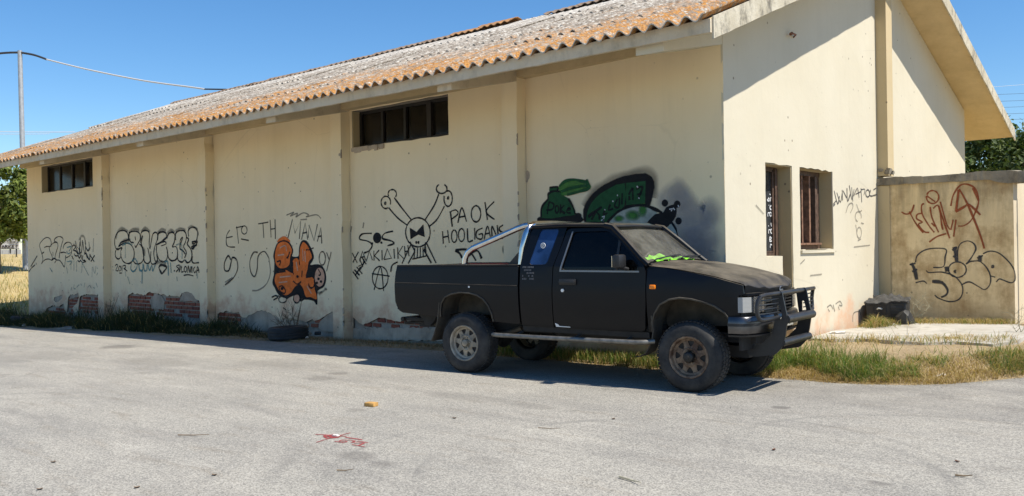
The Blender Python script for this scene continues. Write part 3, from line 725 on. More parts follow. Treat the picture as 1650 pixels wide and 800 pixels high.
mb.build('coping', M['coping'], lw, flat=True)
gp = thing('gate_post', 'rusty brown gate post just beyond the lit end of the yard wall', 'post', b((2.22, yw+.28, .15)))
MB(True).box(2.19, yw+.25, -.1, 2.25, yw+.31, 2.5).build('post_shaft', M['rust'], gp, flat=True)
MB(True).tube([(2.22, yw+.24, .7), (2.22, yw+.24, .85)], .02, 8).tube([(2.22, yw+.24, 2.0), (2.22, yw+.24, 2.15)], .02, 8).build('hinge', M['rust'], gp)
# ------------------------------------------------------------------ sprayed paint: thin sheets lying on the walls
_off = [0]
class Spray:
    """strokes and patches of paint on one flat surface; fn maps a picture point of the survey to that surface"""
    def __init__(s, fn, normal): s.fn = fn; s.nrm = Vector(normal); s.d = {}
    def lay(s):
        s.k = getattr(s, 'k', 0)+1; return s.nrm*(.004+.00012*s.k)
    def get(s, ink): return s.d.setdefault(ink, ([], [], []))
    def stroke(s, ink, w, pts, k=5, taper=False):
        V, F, A = s.get(ink); off = s.lay()
        P = [s.fn(*p)+off for p in pts]; P = spline(P, k) if k > 1 else P
        n = s.nrm; w = w/1000*.74; e = w*.5+.012
        c = None
        ph = R.uniform(0, 50)
        for i, p in enumerate(P):
            t = P[min(i+1, len(P)-1)]-P[max(i-1, 0)]
            if t.length < 1e-6: t = Vector((1, 0, 0))
            sd = n.cross(t.normalized()); ww = w*(1-.6*i/len(P)) if taper else w*(1+.75*mn.noise(Vector((i*.22+ph, ph, 0))))
            a = len(V)
            V += [p-sd*(ww/2+.007), p-sd*ww*.22, p+sd*ww*.22, p+sd*(ww/2+.007)]; q_ = .94+.3*mn.noise(Vector((i*.15+ph, 0, ph))); A += [0, q_, q_, 0]
            if i: F += [(a-4, a-3, a+1, a), (a-3, a-2, a+2, a+1), (a-2, a-1, a+3, a+2)]
        return s
    def fill(s, ink, pts, soft=.02, k=4):
        V, F, A = s.get(ink); off = s.lay()
        P = [s.fn(*p)+off for p in pts]; P = spline(P+[P[0]], k)[:-1] if k > 1 else P
        n = s.nrm; ax = Vector((0, 0, 1)) if abs(n.z) < .5 else Vector((0, 1, 0)); ay = n.cross(ax).normalized()
        Q = [(p.dot(ay), p.dot(ax)) for p in P]
        tri = tessellate_polygon([[Vector((q[0], q[1], 0)) for q in Q]])
        a = len(V); V += P; A += [1]*len(P); F += [tuple(i+a for i in t) for t in tri]
        c = sum(P, Vector())/len(P); m = len(P); o = len(V)          # soft rim
        area = sum(Q[i][0]*Q[(i+1) % m][1]-Q[(i+1) % m][0]*Q[i][1] for i in range(m)); sg = 1 if area > 0 else -1
        for i in range(m):
            t = (P[(i+1) % m]-P[i-1]); t = t.normalized() if t.length > 1e-6 else ay
            q0 = ay*t.dot(ax)*sg-ax*t.dot(ay)*sg
            V.append(P[i]+q0*soft); A.append(0)
        for i in range(m): F.append((a+i, a+(i+1) % m, o+(i+1) % m, o+i))
        return s
    def blob(s, ink, cx, cy, rx, ry, n=18):
        V, F, A = s.get(ink); off = s.lay(); a = len(V)
        for r, f in ((0, 1), (.35, .85), (.7, .45), (1, 0)):
            for k in range(n):
                t = 2*math.pi*k/n; V.append(s.fn(cx+rx*r*math.cos(t), cy+ry*r*math.sin(t))+off); A.append(f)
        for j in range(3):
            for k in range(n): F.append((a+j*n+k, a+j*n+(k+1) % n, a+(j+1)*n+(k+1) % n, a+(j+1)*n+k))
        return s
    def build(s, name, parent, label=None):
        V = []; F = []; A = []; mats = []; mi = []
        for ink, (v, f, a) in s.d.items():
            n = len(V); V += [b(p) for p in v] if not getattr(s, 'world', 0) else v; F += [tuple(i+n for i in q) for q in f]; A += a; mi += [len(mats)]*len(f); mats.append(INK[ink])
        me = bpy.data.meshes.new(name); me.from_pydata(V, [], F)
        for m in mats: me.materials.append(m)
        me.polygons.foreach_set('material_index', mi)
        at = me.attributes.new('fade', 'FLOAT', 'POINT'); at.data.foreach_set('value', A)
        o = link(name, me, None, parent)
        if parent.parent: o.location = (0, 0, 0)
        if label: o['label'] = label
        return o
def tf(ox, oy, sc):
    return lambda pts: [(ox+u/sc, oy+v/sc) for u, v in pts]
wallfn = lambda px, py: pw(px, py, PD)
NW_ = (0, -1, 0)
# bay 1: outlined letters and tags
g = Spray(wallfn, NW_); T = tf(40, 360, 6.669)
def many(g, ink, w, T, L, k=5):
    for l in L: g.stroke(ink, w, T(l), k)
many(g, 'k', 38, T, [[(182, 432), (195, 390), (185, 330), (160, 240), (185, 190), (230, 155), (270, 165), (285, 210), (275, 250), (240, 250), (210, 262)], [(180, 330), (207, 310)],
 [(262, 258), (270, 300), (290, 345), (302, 388)], [(280, 240), (310, 212), (345, 205), (357, 240), (345, 290), (330, 340), (325, 388)], [(325, 205), (318, 180), (345, 150), (385, 146), (412, 170), (400, 220), (385, 280), (375, 330), (370, 375)],
 [(412, 275), (425, 230), (460, 205), (495, 215), (508, 250), (505, 300), (490, 345), (445, 372)], [(385, 318), (420, 312), (448, 322)], [(180, 437), (215, 395), (260, 385), (290, 398), (320, 378), (345, 395), (375, 400), (400, 430), (425, 470), (434, 420), (440, 345)], [(322, 428), (340, 398)]])
many(g, 'k', 60, T, [[(318, 180), (325, 200), (345, 205)], [(290, 392), (318, 378), (340, 395)], [(65, 468), (135, 350)]])
many(g, 'k', 40, T, [[(42, 525), (75, 480), (112, 447)], [(122, 425), (126, 445)], [(303, 308), (305, 350)]])
many(g, 'k', 48, T, [[(510, 250), (530, 235), (545, 260), (522, 290), (550, 300), (575, 345), (545, 350), (530, 325)], [(550, 262), (575, 320), (590, 330), (582, 270)], [(595, 200), (590, 300), (610, 312), (622, 180)], [(625, 200), (640, 310), (655, 318), (650, 180)], [(655, 250), (680, 300), (705, 260)], [(575, 350), (590, 375), (605, 335)], [(608, 340), (612, 390)], [(625, 345), (622, 395), (650, 400)], [(640, 330), (665, 325)], [(672, 380), (662, 330), (695, 395), (702, 330)], [(705, 345), (748, 415)], [(752, 345), (712, 412)], [(570, 400), (590, 415), (600, 392)], [(600, 400), (625, 422), (660, 408)], [(505, 350), (520, 375)], [(512, 372), (528, 388)]], 4)
many(g, 'mist', 90, T, [[(545, 190), (555, 250)], [(585, 180), (610, 140), (640, 150), (655, 230)], [(600, 160), (600, 250)], [(520, 220), (600, 290)]])
many(g, 'f', 45, T, [[(690, 200), (695, 270), (670, 290)], [(742, 160), (735, 310)]])
many(g, 't', 36, T, [[(455, 262), (500, 252), (478, 300)], [(452, 300), (470, 330), (495, 310)], [(455, 415), (507, 408), (485, 450)], [(272, 480), (298, 525)], [(290, 505), (300, 525)]])
many(g, 'tf', 40, T, [[(450, 470), (465, 540)], [(498, 420), (500, 500)], [(530, 400), (530, 510)], [(556, 400), (560, 520)], [(620, 420), (612, 535)], [(620, 430), (690, 560)], [(725, 580), (730, 470), (755, 540), (765, 465)], [(775, 480), (800, 500), (775, 560)], [(510, 690), (500, 720)], [(535, 660), (530, 700), (550, 705)], [(560, 690), (590, 660)], [(605, 650), (615, 670)], [(650, 640), (640, 690)], [(680, 690), (700, 670), (720, 700)], [(740, 690), (755, 700)], [(770, 640), (785, 690)]])
many(g, 'k2', 34, T, [[(820, 470), (840, 480)], [(818, 510), (822, 530)], [(825, 570), (838, 590)], [(815, 630), (838, 640), (812, 660)], [(815, 690), (845, 685), (825, 715), (845, 730), (815, 745)]])
g.build('graffiti', panels[0], 'black outlined letters with tangled tags and faint teal strokes on the leftmost bay')
# bay 2: big bubble letters
g = Spray(wallfn, NW_); T = tf(170, 350, 6.665)
BUB = [[(180, 330), (165, 370), (170, 430), (195, 480), (240, 500), (280, 485), (305, 430), (308, 370), (290, 320), (260, 290), (220, 280), (175, 295), (140, 320)], [(115, 345), (100, 290), (105, 220), (140, 160), (190, 145), (235, 170), (245, 235), (215, 255), (170, 270), (140, 315)],
 [(112, 355), (105, 410), (130, 450), (158, 440), (170, 400)], [(120, 350), (150, 340), (178, 325)],
 [(258, 240), (250, 190), (275, 160), (330, 155), (368, 180), (372, 240), (350, 285), (325, 325), (315, 300)], [(258, 240), (275, 270), (305, 275)], [(318, 210), (325, 250)], [(305, 340), (310, 430), (300, 470), (325, 500), (370, 500), (405, 465), (412, 390), (395, 320), (365, 290)],
 [(378, 240), (385, 170), (420, 145), (460, 155), (475, 200), (470, 280), (478, 340), (495, 250), (510, 185), (540, 165), (560, 190), (555, 250), (530, 320), (520, 400), (535, 470), (555, 470)], [(378, 240), (395, 330), (410, 420), (420, 480), (455, 500), (480, 470), (470, 400), (455, 330)], [(490, 370), (485, 460), (500, 505), (535, 500), (560, 470), (550, 400)],
 [(560, 250), (570, 180), (610, 160), (650, 175), (655, 220), (620, 250), (590, 275), (545, 300)], [(590, 275), (640, 265), (650, 290), (600, 310)], [(550, 310), (550, 380), (580, 460), (620, 480), (660, 450), (668, 380), (655, 320)], [(660, 230), (680, 180), (720, 165), (745, 195), (740, 270), (720, 320), (760, 320), (775, 380), (765, 450), (715, 470), (680, 440), (665, 370)], [(718, 380), (722, 388)],
 [(755, 250), (755, 180), (790, 150), (845, 150), (870, 200), (860, 270), (840, 320), (870, 380), (850, 440)], [(800, 320), (805, 250), (830, 220), (800, 330), (830, 360), (860, 400)], [(775, 400), (780, 460), (820, 485), (850, 460)], [(870, 220), (895, 240), (880, 290), (915, 340), (930, 400), (915, 470), (880, 490), (855, 460)],
 [(895, 210), (890, 150), (920, 115), (965, 115), (990, 160), (985, 230), (965, 280), (930, 290)], [(930, 270), (990, 260), (965, 310), (940, 345), (925, 320), (985, 300)], [(935, 420), (930, 470), (950, 495), (1005, 490)]]
for l in BUB: g.stroke('k', 50, T(l))
many(g, 'mist', 120, T, [[(110, 230), (140, 150), (195, 130), (240, 155)], [(255, 165), (300, 130), (365, 140)], [(385, 160), (430, 120), (480, 160)], [(560, 170), (610, 135), (650, 155)], [(665, 180), (710, 145), (745, 165)], [(755, 160), (810, 125), (860, 150)], [(890, 130), (930, 100), (990, 140)], [(150, 310), (200, 260), (270, 250)], [(380, 300), (415, 350), (420, 420)], [(530, 500), (600, 480), (650, 500)]])
many(g, 'k', 75, T, [[(930, 275), (955, 262), (985, 275)], [(935, 340), (950, 320)], [(250, 260), (258, 160)], [(380, 280), (400, 200)], [(120, 345), (150, 345)]])
many(g, 'k2', 34, T, [[(1080, 370), (1030, 250), (1005, 190), (1015, 140), (1045, 130), (1065, 165), (1045, 230), (1010, 300), (1030, 360), (1060, 330), (1075, 290)]])
many(g, 't', 55, T, [[(280, 500), (275, 560), (300, 585), (330, 560), (345, 500), (320, 450), (290, 480)], [(360, 510), (370, 570), (400, 570), (405, 500)], [(410, 510), (420, 575), (445, 570), (450, 510)], [(460, 510), (475, 575), (500, 520), (510, 580), (535, 515)], [(397, 570), (395, 715)], [(640, 490), (670, 480), (680, 630)], [(700, 490), (708, 600)]])
many(g, 'tf', 60, T, [[(200, 290), (215, 300), (215, 440)], [(180, 310), (240, 280), (290, 300)], [(760, 300), (820, 300), (825, 450)], [(215, 580), (222, 640)], [(240, 640), (265, 720)], [(770, 640), (775, 690)], [(985, 600), (990, 660)]])
g.build('graffiti', panels[1], 'row of black bubble letters over pale teal scribble on the second bay from the left'); g = Spray(wallfn, NW_); T = tf(170, 350, 6.665)
many(g, 'k', 42, T, [[(105, 525), (120, 508), (132, 525), (112, 572), (138, 578)], arc(155, 555, 13, 26, 0, 360, 8), [(150, 602), (180, 602)], [(180, 520), (178, 585)], [(190, 525), (218, 522), (205, 570)], [(198, 548), (235, 582)],
 [(735, 580), (748, 575)], [(790, 515), (762, 530), (785, 555), (760, 590)], [(795, 510), (792, 595), (812, 520)], [(820, 530), (815, 590), (840, 585)], arc(860, 562, 14, 30, 0, 360, 8), [(885, 600), (890, 525), (910, 598), (920, 530)], [(930, 530), (930, 600)], [(965, 535), (945, 560), (960, 600), (972, 575)], [(980, 605), (990, 530), (1008, 600)], [(980, 575), (1008, 570)], [(842, 628), (890, 620), (945, 632)]], 3)
many(g, 'k', 85, T, [[(575, 535), (600, 515), (650, 530), (655, 550), (625, 590), (605, 605), (580, 560), (575, 535)]])
many(g, 'pu', 90, T, [[(1050, 510), (1090, 480)], [(1050, 540), (1080, 520)], [(1040, 420), (1050, 460)]])
g.build('graffiti', panels[1], 'small black date, dark ring and tag under the bubble letters')
# bay 3: slogan, loose loops and the orange figure
g = Spray(wallfn, NW_); T = tf(330, 320, 3.333)
many(g, 'k2', 34, T, [[(135, 170), (118, 200), (117, 245), (132, 260), (163, 262)], [(116, 212), (150, 205)], [(172, 150), (182, 243)], [(168, 158), (205, 150)], arc(213, 170, 15, 22, 0, 360, 10), [(195, 218), (237, 226)], [(288, 137), (342, 128)], [(313, 133), (318, 212)], [(352, 116), (357, 210)], [(378, 113), (380, 218)], [(354, 166), (380, 162)]])
many(g, 'k2', 36, T, [[(447, 212), (472, 112), (485, 188), (515, 122), (509, 218)], [(520, 222), (540, 132), (553, 222)], [(525, 188), (550, 182)], [(556, 212), (560, 142), (588, 228), (606, 138)], [(605, 232), (624, 158), (629, 242)], [(608, 206), (627, 202)]], 1)
many(g, 'f', 30, T, [[(440, 90), (480, 75), (460, 95), (500, 80), (490, 100), (530, 78), (560, 90), (545, 100), (600, 88), (625, 108)], [(515, 115), (550, 112)]])
many(g, 'k', 40, T, [[(140, 330), (127, 308), (107, 345), (108, 385), (130, 387), (142, 345), (150, 318), (172, 330), (177, 380), (152, 430), (110, 465)]])
many(g, 'k2', 40, T, [[(285, 290), (262, 292), (243, 340), (248, 395), (268, 420), (282, 380), (288, 310), (320, 285), (345, 320)]])
many(g, 'f', 42, T, [[(345, 320), (353, 400), (332, 460), (290, 492), (256, 495)], [(112, 462), (150, 425)], [(110, 450), (140, 430)]])
many(g, 'k2', 32, T, [arc(632, 322, 17, 36, 0, 360, 10), [(655, 290), (670, 332)], [(680, 288), (655, 392)]])
many(g, 'k2', 40, T, [[(333, 268), (335, 271)]])
g.build('graffiti', panels[2], 'thin black Greek slogan and loose grey loops on the third bay'); g = Spray(wallfn, NW_); T = tf(420, 370, 5.714)
g.stroke('o', 160, T([(160, 130), (205, 90), (270, 120)])); g.stroke('o', 90, T([(440, 150), (470, 220)]))
A1 = [(140, 200), (160, 140), (205, 115), (255, 130), (288, 190), (272, 250), (265, 320), (230, 350), (180, 355), (145, 320), (135, 260)]
BD = [(140, 420), (175, 385), (230, 375), (270, 395), (305, 400), (300, 290), (335, 268), (358, 290), (362, 230), (370, 165), (395, 120), (430, 150), (452, 195), (472, 255), (442, 300), (430, 380), (418, 450), (470, 440), (500, 560), (518, 640), (460, 620), (418, 618), (395, 545), (360, 500), (330, 520), (300, 560), (240, 605), (190, 580), (150, 520), (132, 470)]
g.fill('k', [(150+u*.0, v) for u, v in []] or T([(125, 420), (130, 300), (120, 240), (150, 140), (200, 105), (262, 120), (298, 190), (290, 250), (350, 250), (358, 170), (380, 110), (425, 112), (470, 190), (488, 262), (455, 330), (530, 325), (580, 360), (602, 440), (585, 520), (540, 550), (520, 580), (520, 690), (490, 655), (410, 640), (370, 660), (330, 600), (240, 630), (170, 600), (130, 530), (112, 490)]), .02, 3)
g.fill('o', T(A1), .01); g.fill('o', T(BD), .01, 3)
g.fill('k', T([(420, 448), (430, 385), (515, 325), (575, 345), (512, 375), (495, 432), (440, 442)]), .012, 2)
g.fill('k', T([(292, 572), (320, 530), (345, 518), (388, 565), (402, 640), (360, 652), (332, 600), (290, 598)]), .012, 2)
g.fill('ol', T(arc(545, 440, 43, 84, 0, 345, 14)), .012, 2); g.fill('o', T(arc(470, 490, 26, 48, 0, 345, 10)), .01, 2)
many(g, 'k', 42, T, [[(530, 365), (555, 410), (535, 425)], arc(470, 490, 28, 50, -30, 170, 8), [(240, 265), (262, 240)], [(270, 205), (250, 270)], [(150, 380), (230, 372)], [(150, 398), (232, 385)], [(300, 300), (295, 370), (305, 415)], [(385, 380), (380, 440)], [(300, 475), (340, 505), (375, 480)], [(150, 300), (185, 290), (175, 330)], [(170, 530), (200, 520), (230, 560), (220, 590), (185, 570), (170, 530)], [(440, 190), (490, 170)], [(420, 190), (435, 185)], [(360, 330), (358, 290)]])
for u, v, r in ((342, 434, 11), (535, 455, 10), (558, 480, 10), (520, 492, 10), (200, 545, 12)): g.fill('k', T(arc(u, v, r, r, 0, 315, 7)), .01, 2)
many(g, 'ol', 40, T, [[(180, 170), (230, 150), (240, 200)], [(160, 240), (220, 230)], [(390, 180), (395, 290)], [(410, 200), (415, 300)], [(180, 440), (280, 430)], [(330, 300), (345, 380)], [(430, 520), (470, 590)], [(170, 490), (250, 480)]])
g.fill('ol', T(arc(335, 635, 26, 38, 0, 345, 12)), .012, 2)
many(g, 'k', 44, T, [arc(335, 635, 30, 42, 0, 360, 12), [(105, 625), (140, 610), (160, 625), (120, 650)], [(410, 640), (460, 640), (500, 655), (516, 690)]])
many(g, 'k2', 34, T, [arc(205, 645, 36, 30, 0, 360, 12), [(180, 620), (160, 610)], [(240, 640), (270, 620)], [(210, 720), (240, 745)]])
many(g, 'mist', 60, T, [[(540, 600), (610, 545)], [(590, 540), (615, 555)], [(520, 585), (570, 575)]])
g.build('graffiti', panels[2], 'orange sprayed figure with thick black outline on the third bay')
# bay 4: skull with crossed bones and slogans
g = Spray(wallfn, NW_); T = tf(540, 120, 2.2222)
many(g, 'k', 36, T, [arc(182, 459, 17, 22, 60, 380, 10), arc(205, 429, 15, 16, 150, 400, 9), [(192, 478), (225, 515), (258, 540)], [(212, 442), (240, 480), (272, 520)], arc(382, 410, 19, 17, -60, 240, 10), arc(405, 445, 15, 28, -110, 200, 10), [(372, 428), (355, 470), (322, 522)], [(392, 472), (365, 520), (336, 546)], arc(297, 566, 44, 52, 0, 360, 22), [(268, 600), (285, 632)], [(325, 602), (320, 632)]])
many(g, 'k', 30, T, [arc(180, 462, 3, 4, 0, 360, 5), arc(405, 443, 3, 4, 0, 360, 5)])
g.fill('k', T([(268, 550), (292, 566), (316, 538), (321, 582), (298, 573), (271, 590)]), .012, 1)
for u in (291, 299): g.fill('k', T(arc(u, 602, 3, 5, 0, 300, 6)), .008, 1)
many(g, 'k', 34, T, [[(286, 622), (283, 662)], [(296, 622), (294, 658)], [(306, 620), (305, 656)], [(315, 620), (316, 654)], [(324, 618), (327, 650)]], 1)
many(g, 'k', 55, T, [[(277, 662), (330, 650)]], 1)
many(g, 'k', 34, T, [[(272, 610), (240, 678)], [(287, 632), (262, 678)], [(327, 603), (362, 676)], [(318, 628), (345, 676)], [(200, 708), (205, 684), (225, 672)]])
g.build('graffiti', panels[3], 'black line drawing of a skull with bow tie and crossed bones'); g = Spray(wallfn, NW_); T = tf(540, 120, 2.2222)
many(g, 'k', 42, T, [[(132, 570), (98, 572), (88, 590), (118, 598), (133, 612), (122, 632), (104, 640)], [(208, 562), (178, 570), (170, 588), (200, 596), (211, 606), (188, 614)]])
for u, v, r in ((133, 606, 3.5), (166, 603, 3.5)): g.fill('k', T(arc(u, v, r, r, 0, 300, 6)), .01, 1)
g.fill('k', T(arc(151, 586, 14, 18, 0, 340, 12)), .012, 2)
many(g, 'k', 34, T, [[(62, 640), (80, 676)], [(84, 636), (64, 674)], [(88, 670), (98, 634), (110, 666)], [(90, 656), (107, 653)], [(112, 670), (123, 632), (134, 666)], [(139, 632), (140, 668)], [(158, 630), (141, 650), (160, 668)], [(168, 630), (169, 666)], [(175, 663), (187, 625), (202, 659), (175, 663)], [(211, 625), (213, 660)], [(224, 620), (226, 661)], [(243, 615), (227, 641), (246, 660)], [(249, 615), (252, 656)], [(261, 612), (265, 652)], [(251, 635), (264, 632)]], 1)
many(g, 'k', 36, T, [[(64, 706), (84, 734)], [(70, 700), (88, 720)], [(78, 690), (98, 715)], [(72, 722), (92, 690)], [(84, 688), (100, 680), (104, 660)], [(90, 700), (108, 668)], [(88, 660), (100, 690)], [(96, 655), (112, 680)]], 1)
g.build('graffiti', panels[3], 'black capitals left of the skull with a tangled scribble'); g = Spray(wallfn, NW_); T = tf(540, 120, 2.2222)
many(g, 'k', 32, T, [arc(162, 728, 28, 40, 0, 360, 16), [(140, 772), (163, 690), (174, 776)], [(132, 714), (196, 723)]])
g.build('graffiti', panels[3], 'black letter A in a circle beside the pickup bed'); g = Spray(wallfn, NW_); T = tf(540, 120, 2.2222)
many(g, 'k', 34, T, [[(420, 546), (413, 492)], [(410, 494), (432, 486), (440, 500), (416, 520)], [(440, 532), (454, 478), (471, 528)], [(446, 512), (466, 508)], arc(505, 500, 17, 29, 0, 360, 12), [(537, 458), (546, 522)], [(570, 456), (541, 492), (571, 520)]])
many(g, 'k', 32, T, [[(385, 562), (388, 607)], [(403, 558), (409, 604)], [(386, 584), (406, 580)], arc(427, 580, 10, 22, 0, 360, 10), arc(453, 576, 11, 23, 0, 360, 10), [(474, 552), (477, 598), (494, 594)], [(500, 550), (501, 592)], [(528, 551), (508, 562), (507, 585), (525, 590), (528, 572), (514, 574)], [(534, 592), (546, 544), (557, 586)], [(538, 572), (554, 569)], [(563, 587), (562, 544), (583, 586), (581, 540)], [(612, 536), (590, 548), (592, 562), (612, 570), (606, 584), (590, 588)]])
g.build('graffiti', panels[3], 'two lines of black capitals right of the skull'); g = Spray(wallfn, NW_); T = tf(540, 120, 2.2222)
many(g, 'k', 60, T, [[(430, 632), (445, 640), (455, 658)], [(432, 630), (470, 628), (485, 650)], [(485, 640), (510, 632), (525, 660)]])
many(g, 'k', 40, T, [[(470, 665), (485, 640), (505, 668)], [(622, 566), (622, 640)], [(640, 560), (650, 585), (640, 640)], arc(632, 582, 8, 14, 0, 360, 8), [(622, 612), (640, 606)]])
for cx, cy, rx, ry in ((610, 628, 16, 26), (645, 528, 14, 12)): p = T([(cx, cy)])[0]; g.blob('k', p[0], p[1], rx/2.2222, ry/2.2222)
many(g, 'f', 40, tf(330, 320, 3.333), [[(855, 130), (850, 160)], [(780, 90), (785, 130)], [(790, 150), (785, 180)]])
g.build('graffiti', panels[3], 'black blots and curves seen through the roll bar')
# bay 5: green shapes behind the cab, on the panel that comes forward to the corner
def wall5(px, py):
    v = ray(px, py); k = PD/P4; return CAM+v*((k*CAM.x-CAM.y)/(v.y-k*v.x))
g = Spray(wall5, Vector((PD/P4, -1, 0)).normalized()); T = tf(840, 260, 4.444)
g.fill('bl', T([(1030, 330), (1010, 260), (1100, 180), (1130, 160), (1180, 230), (1240, 300), (1300, 380), (1330, 300), (1370, 310), (1400, 380), (1370, 470), (1390, 560), (1340, 640), (1380, 740), (1200, 740), (1120, 600), (1080, 450)]), .12, 3)
for u, v, rx, ry in ((1150, 260, 110, 130), (1230, 420, 150, 170), (1340, 400, 80, 110), (1260, 600, 160, 170)): p = T([(u, v)])[0]; g.blob('bl', *p, rx/4.444, ry/4.444)
many(g, 'mist', 330, T, [[(470, 340), (520, 250), (620, 170), (740, 120), (880, 100), (940, 150), (930, 260)]])
g.fill('k', T([(455, 430), (450, 350), (490, 270), (560, 200), (640, 155), (740, 115), (890, 96), (945, 150), (938, 230), (915, 320), (880, 322), (800, 322), (720, 350), (640, 410), (610, 440)]), .03, 2)
g.fill('g', T([(468, 430), (480, 350), (530, 270), (610, 210), (740, 160), (738, 320), (690, 350), (620, 420), (600, 432)]), .012, 2)
g.fill('g', T([(752, 158), (890, 145), (885, 300), (830, 305), (755, 315)]), .012, 1)
g.fill('gr', T([(625, 436), (680, 380), (760, 335), (860, 320), (930, 340), (970, 370), (930, 420), (900, 440)]), .012, 2)
for u, v, rx, ry in ((800, 390, 70, 50), (870, 350, 40, 60), (700, 410, 50, 30)): p = T([(u, v)])[0]; g.blob('lg', *p, rx/4.444, ry/4.444)
many(g, 'k', 55, T, [[(620, 436), (690, 368), (780, 325), (880, 318), (960, 345), (1010, 370)], [(480, 400), (530, 360), (570, 340)], [(1075, 440), (1105, 490), (1120, 545)]])
g.fill('k', T([(905, 440), (960, 385), (1020, 370), (1040, 335), (1090, 315), (1110, 330), (1105, 395), (1070, 440), (1030, 480), (980, 460)]), .015, 2)
for u, v, r in ((1030, 300, 20), (1118, 308, 20), (1128, 428, 20)): g.fill('k', T(arc(u, v, r, r*1.1, 0, 330, 10)), .012, 2)
g.fill('gr', T([(1045, 490), (1075, 450), (1105, 500), (1118, 540), (1060, 520)]), .01, 1)
many(g, 'k', 36, T, [[(505, 420), (545, 350), (580, 330)], [(530, 350), (560, 390), (560, 420)], [(600, 350), (590, 385), (620, 370)], [(640, 310), (625, 350), (660, 340)], [(690, 270), (670, 320), (700, 330), (705, 260)], [(725, 230), (722, 310)], [(775, 250), (778, 280)], [(800, 190), (802, 280)], [(770, 240), (800, 190)], [(825, 200), (870, 185), (840, 270)], [(830, 240), (865, 230)]])
many(g, 'w', 14, T, [[(598, 345), (604, 352)], [(580, 400), (598, 392), (590, 420)], [(655, 285), (662, 290)], [(690, 240), (692, 250)], [(830, 178), (838, 190)], [(1062, 345), (1085, 340), (1075, 358)], [(1090, 335), (1102, 350)], [(1125, 315), (1130, 328)], [(575, 425), (590, 415)], [(840, 262), (850, 268)]], 1)
g.fill('k', T([(118, 425), (130, 405), (220, 410), (320, 392), (415, 375), (430, 400), (425, 435)]), .02, 2)
g.fill('g', T([(145, 402), (150, 330), (200, 270), (195, 235), (210, 225), (205, 190), (262, 185), (265, 215), (290, 215), (295, 245), (340, 270), (370, 320), (388, 380), (320, 390), (220, 408)]), .015, 2)
many(g, 'k', 44, T, [[(145, 402), (150, 330), (198, 268)], [(205, 225), (240, 215), (290, 222)], [(205, 190), (262, 185), (262, 215)], [(195, 268), (195, 238), (210, 225)], [(340, 270), (370, 320), (388, 380)]])
many(g, 'k', 38, T, [[(190, 380), (198, 310), (210, 295), (235, 310), (225, 345), (182, 350)], arc(258, 345, 12, 26, 0, 360, 10), [(285, 310), (282, 375)], [(312, 315), (285, 350), (318, 375)], [(330, 350), (355, 345), (340, 335), (328, 365), (358, 372)]])
g.fill('lg', T([(270, 190), (310, 150), (370, 135), (480, 150), (420, 170), (340, 200), (290, 215)]), .02, 3)
g.fill('lg', T([(290, 215), (360, 190), (480, 170), (495, 195), (440, 215), (340, 240), (295, 240)]), .02, 3)
many(g, 'g', 60, T, [[(275, 180), (315, 145), (380, 132), (482, 155)], [(290, 220), (370, 190), (480, 175)], [(470, 130), (490, 190), (430, 215), (330, 242)]])
g.build('graffiti', panels[4], 'dark green lettered shapes with black outlines and a blue mist behind the pickup cab')
# gable: grey tag right of the second window
g = Spray(lambda px, py: onX(px, py, 0), (1, 0, 0)); T = tf(1200, 230, 3.478)
many(g, 'b', 26, T, [[(500, 270), (520, 345), (530, 300)], [(515, 280), (535, 335), (545, 285)], [(545, 265), (548, 325)], [(550, 270), (570, 310)], [(572, 255), (575, 330), (590, 290)], [(585, 240), (600, 320), (612, 260)], [(598, 250), (605, 330)], [(610, 300), (630, 255), (640, 310)], [(620, 290), (650, 275)], [(650, 255), (655, 335)], [(650, 265), (672, 262), (668, 290)], arc(688, 285, 11, 20, 0, 360, 8), [(705, 265), (698, 295), (715, 300)], [(710, 300), (738, 292)], [(720, 265), (735, 255)], [(495, 345), (512, 325)], [(495, 355), (505, 345)]], 3)
many(g, 'f', 24, T, [[(565, 395), (580, 350), (600, 340), (605, 360), (590, 395)], [(625, 345), (640, 385), (655, 380)], arc(635, 415, 17, 28, 100, 380, 10), [(650, 450), (665, 455)], arc(640, 505, 13, 30, 0, 360, 10), [(620, 460), (628, 500)], [(632, 550), (650, 540)], [(60, 350), (105, 400)], [(310, 680), (335, 655)], [(610, 585), (700, 575)], [(365, 745), (430, 738)]])
g.build('graffiti', gable, 'thin grey scrawled tag beside the second gable window')
T = tf(1250, 420, 3.6375); g = Spray(lambda px, py: onX(px, py, 0), (1, 0, 0))
many(g, 'f', 26, T, [[(300, 275), (320, 262), (335, 285)], [(335, 260), (345, 300)], [(350, 255), (375, 240), (388, 265), (370, 262)], [(365, 270), (372, 290)], [(305, 285), (315, 300)], [(450, 360), (455, 310), (490, 300), (500, 340)]])
g.build('graffiti', gable, 'small faint grey mark low on the gable near the bull bar')
